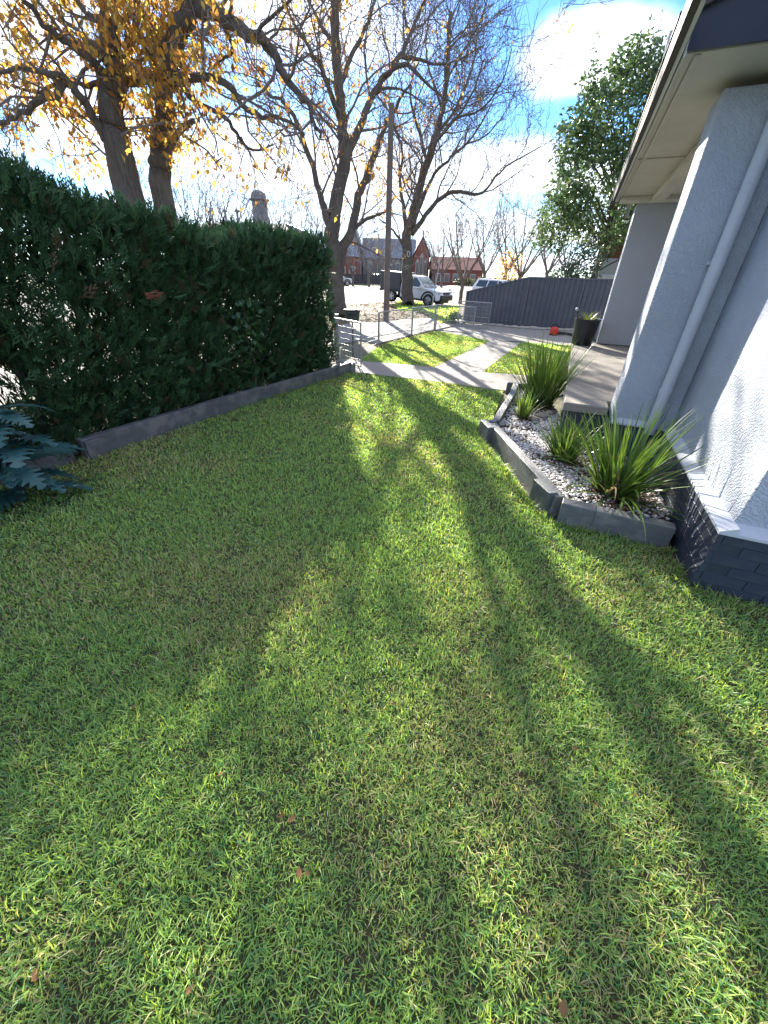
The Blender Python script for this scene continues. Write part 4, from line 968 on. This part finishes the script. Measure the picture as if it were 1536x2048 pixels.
# bare trees across the street: three forms, copied
def bare_tree(seed, h, leaf=False):
    T = Tree(seed, .02, dens=(1.0, 1.25, 1.6), up=.3, lenf=(0, 2.4, 1.4, .8), wander=.22); rg = T.rg
    tr = T.path([(0, 0, -.1), (.03, .02, h * .12), (.0, .05, h * .24)], h * .026, h * .02, 8, kids=False, trunk=True)
    for i in range(6):
        a = i * 1.05 + rg.uniform(-.3, .3); k = rg.uniform(.22, .42) * h
        T.path([(0, 0, h * .21), (math.cos(a) * k * .35, math.sin(a) * k * .35, h * .38), (math.cos(a) * k * .7, math.sin(a) * k * .7, h * .58), (math.cos(a) * k, math.sin(a) * k, h * rg.uniform(.72, .92))], h * .014, .025, 6, lo=.2)
    if leaf: T.leafp = None
    return T
protos = []
for sd_, h in ((41, 8.0), (42, 7.0), (43, 9.0)):
    T = bare_tree(sd_, h); me1 = bpy.data.meshes.new('trunk'); me1.from_pydata(T.limb.v, [], T.limb.f); me1.materials.append(M['twig']); me1.polygons.foreach_set('use_smooth', [True] * len(me1.polygons))
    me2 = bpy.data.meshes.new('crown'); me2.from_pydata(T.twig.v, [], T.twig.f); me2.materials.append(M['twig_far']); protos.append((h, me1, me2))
def far_tree(u, vtop, Y, k, label, zb=0.0, lean=0, group='bare trees across the street'):
    p = dp(u, 560, Y); h, m1, m2 = protos[k]; top = dp(u, vtop, Y).z; sc = (top - zb) / (h * .95)
    r = empty('bare_tree', (p.x, Y, zb), u * .37); r.scale = (sc, sc, sc); r.rotation_euler[0] = lean
    for nm, me in (('trunk', m1), ('crown', m2)): link(bpy.data.objects.new(nm, me), r)
    return tag(r, label, 'tree', group)
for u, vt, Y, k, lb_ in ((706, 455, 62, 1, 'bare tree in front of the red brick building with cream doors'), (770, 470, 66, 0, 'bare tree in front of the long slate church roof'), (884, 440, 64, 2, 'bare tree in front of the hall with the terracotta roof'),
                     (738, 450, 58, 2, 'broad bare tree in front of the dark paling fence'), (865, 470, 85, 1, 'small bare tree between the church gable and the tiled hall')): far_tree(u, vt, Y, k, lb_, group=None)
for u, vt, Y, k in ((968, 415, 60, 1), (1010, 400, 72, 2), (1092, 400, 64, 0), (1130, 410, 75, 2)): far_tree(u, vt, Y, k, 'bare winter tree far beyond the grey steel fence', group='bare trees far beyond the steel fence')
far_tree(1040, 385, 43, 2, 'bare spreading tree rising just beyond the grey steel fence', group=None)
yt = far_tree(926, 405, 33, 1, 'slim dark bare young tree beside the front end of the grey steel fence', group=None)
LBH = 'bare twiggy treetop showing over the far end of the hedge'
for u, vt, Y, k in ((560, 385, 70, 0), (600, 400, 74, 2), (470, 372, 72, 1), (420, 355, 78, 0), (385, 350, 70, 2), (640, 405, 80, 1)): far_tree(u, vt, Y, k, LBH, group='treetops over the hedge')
# last orange leaves on the tree beyond the fence
rgo = np.random.default_rng(77); pc = dp(1018, 535, 43)
root = tag(empty('autumn_shrub', (pc.x, 43, 0)), 'orange-leaved autumn shrub beyond the grey steel fence', 'shrub')
V, Fc, C = leaf_cloud(420, (0, 0, pc.z), (1.3, 1.0, 1.5), .22, RUST + GOLD, rgo, .3, .6); tag(raw('leaves', V, Fc, M['leaf_gold'], root, cols=C), kind='stuff')
for i in range(4): MB().tube([(0, 0, -.1), (.3 * math.cos(i * 1.6), .3 * math.sin(i * 1.6), 1.4), (.9 * math.cos(i * 1.6), .9 * math.sin(i * 1.6), pc.z + .8)], [.06, .04, .015], 6).build('stem', M['twig'], root)

# evergreen behind the steel fence
rge = np.random.default_rng(19); ec = dp(1235, 345, 24.5); evb = Vector((ec.x + .3, 24.5, 0))
ev = tag(empty('evergreen_tree', evb), 'tall dense evergreen tree with glossy olive leaves between the fence and the porch', 'tree')
T = Tree(61, .012, dens=(1.2, 1.5, 1.5), up=.3, maxl=2, lenf=(0, 1.5, .8, .4))
tr = T.path([(0, 0, -.1), (-.1, 0, 1.6), (.05, .1, 3.2), (0, 0, 5.0), (.1, 0, 7.5), (.2, 0, 9.8)], .24, .04, 9, lo=.3, trunk=True)
clump = []
for i in range(190):
    hh = rge.uniform(3.2, 10.0); rmax = 3.5 * math.sqrt(max(.03, 1 - ((hh - 5.4) / 5.3) ** 2)) * rge.uniform(.55, 1.05); a = rge.uniform(0, 6.283)
    clump.append((math.cos(a) * rmax, math.sin(a) * rmax, hh))
for c in clump[::4]:
    T.path([(0, 0, c[2] * .62), (c[0] * .5, c[1] * .5, c[2] * .85), c], .06, .012, 5, kids=False)
EVG = [(.06, .115, .035), (.085, .15, .045), (.12, .185, .06), (.045, .09, .03), (.14, .2, .085)]
parts = [leaf_cloud(125, c, (rge.uniform(.5, .95),) * 2 + (rge.uniform(.45, .8),), .24, EVG, rge, .25, .45, .2) for c in clump]
for i in range(26):
    c = clump[i]; k = .9 + rge.random() * .5
    parts.append(leaf_cloud(26, (c[0] * 1.08, c[1] * 1.08, c[2] + rge.uniform(.4, 1.0)), (.25, .25, .6), .17, EVG, rge, -.1, .4))
T.limb.build('trunk', M['bark'], ev, smooth=True); T.twig.build('limbs', M['bark'], ev)
V, Fc, C = merge(parts); tag(raw('crown', V, Fc, M['leaf_green'], ev, cols=C), kind='stuff')
sb = dp(1148, 552, 22.5); shrub('shrub', (sb.x, 22.5, 0), (1.25, 1.1, 1.8), 2800, .16, [(.035, .06, .035), (.06, .085, .055), (.10, .125, .10)], 'rounded grey green shrub behind the grey steel fence')

# ------------------------------------------------------------------ pole, sign post
pb = gp(772, 643)
pole = tag(empty('utility_pole', pb), 'weathered round timber pole on the verge between the street trees', 'pole')
ptop = dp(787, 208, pb.y)
o = MB().tube([(0, 0, -.2), (0, 0, 2), (.0, 0, ptop.z * .6), (.0, 0, ptop.z)], [.125, .12, .11, .10], 14).build('shaft', M['pole'], pole, smooth=True); auto_smooth(o)
MB().tube([(0, 0, ptop.z), (0, 0, ptop.z + .03)], [.105, .08], 14).build('cap', M['galv'], pole)
sp = gp(862, 621); st_ = dp(880, 521, sp.y) - sp
sg = tag(empty('sign_post', sp), 'thin leaning steel sign post in front of the white ute', 'post')
MB().tube([(0, 0, -.1), (st_.x, 0, st_.z)], .03, 8).build('shaft', M['galv'], sg)
MB().box((st_.x, 0, st_.z + .02), (.07, .07, .05)).build('cap', M['galv'], sg)

# ------------------------------------------------------------------ vehicles
def wheel(root, x, y, r=.40, wd=.26):
    s = 1 if y > 0 else -1
    wh = empty('wheel', (x, y, r), 0, root); wh.rotation_euler = (R(-90 * s), 0, 0)      # local z points outwards
    t = MB().lathe([(r * .60, -wd / 2), (r * .9, -wd / 2), (r, -wd * .35), (r, wd * .35), (r * .9, wd / 2), (r * .62, wd / 2), (r * .6, wd * .2)], sides=28).build('tyre', M['tyre'], wh, smooth=True); auto_smooth(t, 50)
    m = MB(); m.lathe([(r * .62, wd * .1), (r * .62, wd * .46), (r * .55, wd * .46), (r * .52, wd * .12)], sides=24)
    for i in range(5):
        a = i * 1.2566; m.bar((math.cos(a) * .03, math.sin(a) * .03, wd * .40), (math.cos(a) * r * .58, math.sin(a) * r * .58, wd * .42), .085, .05)
    m.lathe([(.001, wd * .36), (.07, wd * .36), (.06, wd * .48), (.001, wd * .5)], sides=12); m.build('rim', M['rim'], wh)
def side_poly(pts, w0, w1, z0, z1, off):
    out = []
    for x, z in pts:
        w_ = w0 + (w1 - w0) * (z - z0) / (z1 - z0); out.append((x, w_ + off, z))
    return out
def car(name, loc, az_, pitch, label, ute):
    root = empty(name, loc); root.rotation_euler = (0, pitch, az_); root.scale = (.94, .94, .94)
    W0, W1 = .93, .70; zb, zr = 1.10, 1.78
    xr = -.78 if ute else -2.25
    low = [(xr, .42), (2.28, .42), (2.48, .52), (2.50, .78), (2.40, .98), (2.0, 1.06), (1.12, 1.12), (xr, 1.12)]
    body = MB().extrude(low, -W0, W0, lambda y, a, b: (a, y * (1 - .10 * max(0, (a - 1.6) / .9)), b)).build('body', M['carwhite'], root, bevel=.05, seg=3)
    gh = [(1.20, zb), (.42, zr - .02), (.1, zr), (xr + (.05 if ute else .35), zr), (xr, zb)]
    MB().extrude(gh, -1, 1, lambda y, a, b: (a, y * (W0 - .02 + (W1 - W0) * (b - zb) / (zr - zb)), b)).build('cabin', M['carwhite'], root, bevel=.03)
    for s in (-1, 1):
        wins = [[(1.02, 1.15), (.42, 1.66), (.14, 1.68), (.14, 1.15)], [(.06, 1.15), (.06, 1.68), (xr + .16, 1.68), (xr + .12, 1.15)]] if ute else \
               [[(1.02, 1.15), (.42, 1.66), (.14, 1.68), (.14, 1.15)], [(.06, 1.15), (.06, 1.68), (-.75, 1.68), (-.85, 1.15)], [(-.95, 1.15), (-.85, 1.68), (-1.75, 1.66), (-1.95, 1.15)]]
        for wn in wins:
            P = side_poly(wn, W0 - .02, W1 - .02, zb, zr, .004); Q = side_poly(wn, W0 - .02, W1 - .02, zb, zr, -.02); n = 4
            MB().add([(x, y * s, z) for x, y, z in P] + [(x, y * s, z) for x, y, z in Q], [tuple(range(n)), tuple(range(2 * n - 1, n - 1, -1))] + [(i, n + i, n + (i + 1) % n, (i + 1) % n) for i in range(n)]).build('side_window', M['glass'], root)
        for x in ((1.55,), (1.55, -1.55))[0 if ute else 1]:
            MB().tube([(x + .52 * math.cos(a), s * (W0 - .01), .42 + .50 * math.sin(a)) for a in [R(-8 + k * 16.3) for k in range(13)]], .055, 6).build('wheel_arch', M['black'], root)
        MB().box((1.02, s * 1.06, 1.18), (.14, .22, .17)).build('mirror', M['carwhite'], root, bevel=.03)
        MB().box((2.30, s * .68, .90), (.28, .36, .16)).build('headlight', mat('headlight', (.5, .52, .54), .1, (.4, .42, .44), 10) if 'headlight' not in bpy.data.materials else bpy.data.materials['headlight'], root, bevel=.03)
    ws = [(1.17, -.80, 1.16), (1.17, .80, 1.16), (.47, .64, 1.72), (.47, -.64, 1.72)]
    MB().add([Vector(p) + Vector((.022, 0, .022)) for p in ws] + [Vector(p) + Vector((-.02, 0, -.02)) for p in ws], [(0, 1, 2, 3), (7, 6, 5, 4), (0, 4, 5, 1), (1, 5, 6, 2), (2, 6, 7, 3), (3, 7, 4, 0)]).build('windscreen', mat('screen_glass', (.16, .21, .22), .06, (.2, .25, .26), 1, spec=.9) if 'screen_glass' not in bpy.data.materials else bpy.data.materials['screen_glass'], root)
    MB().box((2.50, 0, .62), (.14, 1.7, .34)).build('front_bumper', M['black'], root, bevel=.05); MB().box((2.46, 0, .88), (.08, .9, .16)).build('grille', M['black'], root, bevel=.02)
    for s in (-1, 1):
        wheel(root, 1.55, s * .80); wheel(root, -1.55, s * .80)
    MB().box((.3, 0, .36), (4.2, 1.2, .14)).build('chassis', M['black'], root)
    if ute:
        MB().box((-1.72, 0, 1.335), (1.78, 1.86, 1.05)).build('canopy', M['cardark'], root, bevel=.03)
        MB().box((-1.72, 0, 1.878), (1.80, 1.88, .035)).build('canopy_rim', M['galv'], root)
        MB().box((-1.72, 0, .74), (1.84, 1.84, .13)).build('tray', M['black'], root, bevel=.01)
        MB().box((-1.72, -.935, 1.34), (1.5, .014, .7)).build('canopy_door', M['cardark'], root, bevel=.004)
        for s in (-1, 1):
            MB().box((-2.63, s * .75, .68), (.05, .26, .12)).build('tail_light', M['red'], root, bevel=.01); MB().box((-2.05, s * .80, .52), (.04, .28, .34)).build('mudflap', M['black'], root)
    else:
        MB().box((-2.28, 0, .62), (.12, 1.75, .3)).build('rear_bumper', M['black'], root, bevel=.04)
    return tag(root, label, 'car')
car('parked_ute', (1.72, 30.2, .045), R(-35), R(3.0), 'white ute with a dark canopy on its tray, parked behind the big bare tree', True)
car('parked_car', (9.3, 38.4, -.1), R(-35), R(2.0), 'white wagon partly hidden behind the front end of the steel fence', False)
car('parked_car', (-7.9, 64, .1), R(25), 0, 'distant white car parked in front of the red brick hall', False)

# ------------------------------------------------------------------ buildings across the street
def gable_block(root, x0, x1, y0, y1, ze, zr_, wallm, roofm, axis='x', over=.3):
    MB().box(((x0 + x1) / 2, (y0 + y1) / 2, ze / 2 - .2), (x1 - x0, y1 - y0, ze + .4)).build('wall', M[wallm], root)
    if axis == 'x':
        ym = (y0 + y1) / 2; pr = [(y0 - over, ze - .05), (ym, zr_), (y1 + over, ze - .05)]
        MB().extrude(pr, x0 - over, x1 + over, lambda x, a, b: (x, a, b)).build('roof', M[roofm], root)
    else:
        xm = (x0 + x1) / 2
        MB().extrude([(x0 + .05, ze - .06), (xm, zr_ - .12), (x1 - .05, ze - .06)], y0, y1, lambda y, a, b: (a, y, b)).build('gable_wall', M[wallm], root)
        for s in (0, 1):
            a = (x0 - over, ze - .25) if s == 0 else (x1 + over, ze - .25)
            MB().extrude([a, (xm, zr_), (xm, zr_ + .16), (a[0], a[1] + .16)], y0 - over, y1 + over, lambda y, p, q: (p, y, q)).build('roof', M[roofm], root)
def win(root, x, z, wd, ht, y, arch=False, fm='stone_far'):
    f = MB().box((x, y - .06, z), (wd + .24, .12, ht + .24)).build('window', M[fm], root)
    MB().box((x, y - .135, z), (wd, .03, ht)).build('pane', M['pane'], f)
    if arch:
        pr = [(-wd / 2 - .12, 0), (wd / 2 + .12, 0), (0, wd * .95 + .2)]; MB().extrude([(x + a, z + ht / 2 + .12 + b) for a, b in pr], y - .12, y, lambda yy, a, b: (a, yy, b)).build('arch', M[fm], f)
ch = tag(empty('church', (0, 95, 0)), 'dark red brick church with blue slate roofs and pointed gable beyond the street', 'church')
gable_block(ch, -6.2, 5.0, 4, 13, 4.6, 8.4, 'grey_stone', 'slate')
gable_block(ch, 4.7, 8.0, 2, 14, 5.3, 8.6, 'brick_red', 'slate', 'y')
gable_block(ch, -9.6, -6.4, 1, 12, 5.6, 10.2, 'grey_stone', 'slate', 'y')
for x in (-4.6, -2.6, -.6, 1.4, 3.4): win(ch, x, 2.6, .7, 2.0, 4, True)
win(ch, 6.35, 3.4, .5, 3.0, 2, True); win(ch, 5.5, 2.9, .45, 2.2, 2, True); win(ch, 7.2, 2.9, .45, 2.2, 2, True); win(ch, -8.0, 3.6, .9, 2.6, 1, True)
for x, z, y in ((6.35, 8.6, 2), (-8.0, 10.2, 1), (-3.0, 8.4, 8.5), (1.5, 8.4, 8.5), (4.4, 8.4, 8.5)): MB().tube([(x, y, z - .2), (x, y, z + .6), (x, y, z + 1.1)], [.16, .1, .02], 6).build('finial', M['grey_stone'], ch)
lh = tag(empty('brick_hall', (0, 92, 0)), 'low red brick hall with a pale terracotta tiled roof right of the church', 'building')
gable_block(lh, 8.7, 19.0, 2, 12, 2.9, 5.2, 'brick_red', 'tile')
for x in (9.8, 11.6, 13.4, 15.2, 17.0): win(lh, x, 1.4, .9, 1.3, 2)
rb = tag(empty('brick_shopfront', (0, 84, 0)), 'red brick building with cream doors glimpsed between the tree trunks', 'building')
gable_block(rb, -14.5, -6.4, 2, 9, 4.4, 6.2, 'brick_red', 'slate')
for x in (-12.6, -10.9, -9.3, -7.4): win(rb, x, 1.6, 1.0, 2.2, 2, False, 'curtain')
cb = tag(empty('domed_building', (-19.5, 62, 0)), 'grey building with a domed roof ventilator showing above the hedge', 'building')
MB().box((0, 3, 2.9), (17, 8, 6.2)).build('wall', M['grey_stone'], cb)
MB().add([(-8.9, -1.4, 5.9), (8.9, -1.4, 5.9), (8.9, 7.4, 5.9), (-8.9, 7.4, 5.9), (-5, 3, 7.2), (5, 3, 7.2)], [(0, 1, 5, 4), (1, 2, 5), (2, 3, 4, 5), (3, 0, 4), (0, 3, 2, 1)]).build('roof', M['grey_stone'], cb)
MB().bar((5.0, 2.9, 7.22), (8.9, -1.4, 5.95), .16, .12).build('hip_flashing', M['white_paint'], cb); MB().bar((-8.9, -1.45, 5.93), (8.9, -1.45, 5.93), .16, .14).build('gutter', M['white_paint'], cb)
cu = dp(515, 400, 62.5); cxx = cu.x + 19.5
vt = MB().lathe([(1.15, 6.6), (1.1, 7.7), (.98, 7.8), (.95, 9.3), (1.3, 9.42), (1.3, 9.52), (1.0, 9.6), (.96, 9.9), (.82, 10.2), (.5, 10.42), (.001, 10.5)], (cxx, 1.2, 0), 18).build('ventilator', M['grey_stone'], cb, smooth=True); auto_smooth(vt, 30)
MB().tube([(cxx, 1.2, 10.4), (cxx, 1.2, 11.6)], .04, 6).build('finial', M['grey_stone'], vt)
for i in range(4): MB().box((cxx - .3 + i * .2, .26, 8.6), (.1, .06, 1.0)).build('louvre', M['pane'], vt)
for u in (423, 450, 474):
    q = dp(u, 425, 61.5); MB().lathe([(.16, -1.2), (.14, 0), (.32, .1), (.3, .25), (.1, .35), (.02, .8)], (q.x + 19.5, -.5, q.z), 8).build('finial', M['grey_stone'], cb)
for i, (x0, x1) in enumerate(((-13.5, -9.2), (-9.1, -4.8), (-4.7, -.4))):
    fx = tag(empty('dark_fence', ((x0 + x1) / 2, 76, 0)), 'dark paling fence panel on the far side of the street', 'fence', 'far dark fence panels')
    n = 9
    for k in range(n): MB().box((x0 - (x0 + x1) / 2 + (x1 - x0) * (k + .5) / n, 0, .85), ((x1 - x0) / n * .92, .04, 1.5 + .03 * (k % 2))).build('paling', M['fence_far'], fx)
    MB().bar((-2.1, .05, 1.2), (2.1, .05, 1.2), .06, .09).build('rail', M['fence_far'], fx)
for i, x in enumerate((13.5, 18, 23, 29, 36, -3, 3.5)):
    z = 78 if x > 0 else 80
    shrub('shrub', (x, z + (i % 3) * 3, 0), (2.4, 1.6, 1.0), 700, .4, [(.05, .06, .03), (.08, .085, .04), (.12, .11, .06)], 'low olive hedge shrub on the far side of the street')['group'] = 'low shrubs across the street'
# neighbour's brown brick house behind the evergreen
nb = tag(empty('neighbour_house', (0, 0, 0)), 'brown brick house with a white framed window beyond the grey fence', 'house')
nx = dp(1192, 520, 26).x; 
MB().prism([(nx, 26), (nx + 6.8, 26), (nx + 9, 32), (nx * 32 / 26 + .3, 32)], -.1, 3.9).build('wall', M['brick_brown'], nb)
MB().add([(nx - .35, 25.5, 3.9), (nx + 7.3, 25.5, 3.9), (nx + 9.5, 32.6, 3.9), (nx * 32.6 / 26, 32.6, 3.9), (nx + 3.6, 29, 5.2), (nx + 6, 29, 5.2)], [(0, 1, 5, 4), (1, 2, 5), (2, 3, 4, 5), (3, 0, 4), (0, 3, 2, 1)]).build('roof', M['grey_stone'], nb)
wq0 = dp(1192, 516, 26); wq1 = dp(1240, 562, 26); wz0, wz1 = 1.25, wq0.z
fw = MB().box(((wq0.x + wq1.x) / 2 + .35, 25.94, (wz0 + wz1) / 2), (2.0, .12, wz1 - wz0)).build('window', M['white_paint'], nb)
for i, (a, b) in enumerate(((.06, .48), (.54, .94))):
    MB().box(((wq0.x + wq1.x) / 2 + .35, 25.87, wz1 - (wz1 - wz0) * (a + b) / 2), (1.76, .03, (wz1 - wz0) * (b - a))).build('pane', M['pane' if i == 0 else 'curtain'], fw)

# ------------------------------------------------------------------ fallen leaves and litter
rgl = np.random.default_rng(55)
def litter(name, poly, n, size, cols, label, z=.0, seed=1, mask=None):
    rg = np.random.default_rng(seed); xs = [p[0] for p in poly]; ys = [p[1] for p in poly]
    X = rg.uniform(max(min(xs), -14), min(max(xs), 9), n * 3); Y = rg.uniform(max(min(ys), 1), max(ys), n * 3); k = inpoly(X, Y, poly)
    if mask is not None: k &= mask(X, Y, rg)
    X, Y = X[k][:n], Y[k][:n]; n = len(X); s = rg.uniform(size * .6, size * 1.3, n); a = rg.uniform(0, 6.28, n)
    T_ = np.array([(0, 0, 0), (-.28, .45, .16), (0, .5, .05), (.28, .45, .16), (0, 1, .1)]); c, sn = np.cos(a)[:, None], np.sin(a)[:, None]; tl = rg.normal(0, .25, (n, 1))
    x, y, zz = [T_[None, :, i] * s[:, None] for i in range(3)]; zz = zz + x * tl + .006
    V = np.stack([x * c - y * sn + X[:, None], x * sn + y * c + Y[:, None], np.maximum(zz, .002) + z], -1)
    Fc = (np.array([(0, 2, 1), (0, 3, 2), (1, 2, 4), (2, 3, 4)])[None] + (np.arange(n) * 5)[:, None, None]).reshape(-1, 3)
    pal = np.array(cols); C = pal[rg.integers(0, len(pal), n)] * rg.uniform(.6, 1.25, (n, 1))
    return tag(raw(name, V.reshape(-1, 3), Fc, M['litter'], cols=np.repeat(C, 5, 0)), label, 'leaf litter', kind='stuff')
BROWN = [(.27, .145, .08), (.22, .11, .06), (.30, .19, .11), (.16, .085, .05), (.34, .23, .13)]
litter('leaf_litter', verge, 15000, .15, BROWN, 'carpet of fallen brown leaves on the verge under the street trees', seed=2, mask=lambda X, Y, rg: (rg.random(len(X)) < .25 + .75 * fbm(X * .5, Y * .5, 6)) & ~((X > .6) & (Y > 24) & (X < 6)))
fence_strip = [tuple((posts[1] + Vector(d))[:2]) for d in ((-.25, -.3, 0), (.2, -.5, 0))] + [tuple((posts[3] + Vector(d))[:2]) for d in ((.2, -.35, 0), (-.2, .1, 0))]
litter('leaf_litter', fence_strip, 420, .09, [(.12, .075, .045), (.2, .12, .07), (.07, .05, .03), (.3, .18, .09)], 'dark dry leaves caught along the foot of the wire fence', seed=3)
hs = [tuple((H0 + hu * a + hn * b)[:2]) for a, b in ((-2, .0), (5.2, .0), (5.2, 1.3), (-2, 1.3))]
litter('leaf_litter', hs, 1500, .07, BROWN + [(.5, .42, .3)], 'dry leaves lying on the soil beneath the hedge', seed=4)
sheet('hedge_soil', hs, -.004, M['mulch'])
blades('grass', [xy(880, 648), xy(912, 646), xy(918, 612), xy(872, 612), xy(842, 622)], 260, .05, .12, .03, 'rough yellow green grass on the verge beside the parked ute', lod=False, seed=8, bright=1.1)
blades('grass', [xy(786, 612), xy(800, 622), xy(850, 622), xy(845, 606), xy(800, 602)], 260, .05, .12, .03, 'rough green grass around the foot of the big bare tree', lod=False, seed=9)
# longer grass left by the mower along the timber and the plinth, and crumbs of leaf in the turf
def fringe(name, line, wd, n, label, seed):
    pts = [Vector((*p, 0)) for p in line]; poly = [tuple(p[:2]) for p in pts]
    off = []
    for i, p in enumerate(pts):
        d = (pts[min(i + 1, len(pts) - 1)] - pts[max(i - 1, 0)]).normalized(); off.append((p.x - d.y * wd, p.y + d.x * wd))
    return blades(name, poly + off[::-1], n, .045, .085, .0045, label, lod=False, seed=seed, bright=.85)
fringe('grass_fringe', [(2.2, 2.36), (1.66, 2.60), (1.40, 2.72), (1.33, 3.1), (1.26, 3.9), (1.18, 4.5), (1.17, 4.82)], .045, 6500, 'longer grass fringe along the sleepers of the garden bed', 31)
fringe('grass_fringe', [(3.4, 1.38), (2.7, 1.68), (2.10, 1.92), (2.16, 2.3)], .05, 6500, 'longer grass fringe at the foot of the navy plinth', 32)
fringe('grass_fringe', [(-3.24, 3.62), (-2.6, 4.86), (-1.92, 6.05), (-1.3, 7.2), (-.76, 8.18)], -.05, 3000, 'longer grass fringe along the timber edging of the hedge', 33)
litter('leaf_crumbs', LAWN, 260, .024, [(.22, .13, .075), (.30, .2, .12), (.14, .085, .05), (.4, .32, .22)], 'small crumbs of dry leaf and twig in the lawn', z=.022, seed=14)
dl_ = random.Random(15)
DL = [(434, 1552, .05), (598, 1760, .055), (262, 1418, .04), (1192, 1604, .045), (1156, 1496, .05), (785, 1410, .04), (560, 1640, .04), (965, 1388, .045), (1268, 1585, .03), (300, 1385, .03), (578, 1645, .05), (1125, 2035, .06), (75, 1960, .06), (610, 1745, .04), (370, 1990, .04), (1210, 1230, .03), (455, 912, .06), (1030, 1240, .035)]
leafme = None
for i, (u, v, s) in enumerate(DL):
    if leafme is None:
        oo = raw('fallen_leaf', [(0, 0, 0), (-.3, .35, .14), (0, .45, .02), (.28, .4, .2), (-.2, .75, .2), (.2, .78, .1), (0, 1, .22)], np.array([(0, 2, 1), (0, 3, 2), (1, 2, 4), (2, 3, 5), (2, 5, 4), (4, 5, 6)]), M['litter'], cols=np.array([(.21, .11, .05)] * 7)); leafme = oo.data
    else: oo = link(bpy.data.objects.new('fallen_leaf', leafme))
    oo.location = gp(u, v, .03); oo.rotation_euler = (dl_.uniform(-.5, .5), dl_.uniform(-.5, .5), dl_.uniform(0, 6.28)); s *= .6; oo.scale = (s * 1.2, s * 1.1, s)
    tag(oo, 'curled dry brown leaf lying on the lawn', 'leaf', 'dry leaves scattered on the lawn')
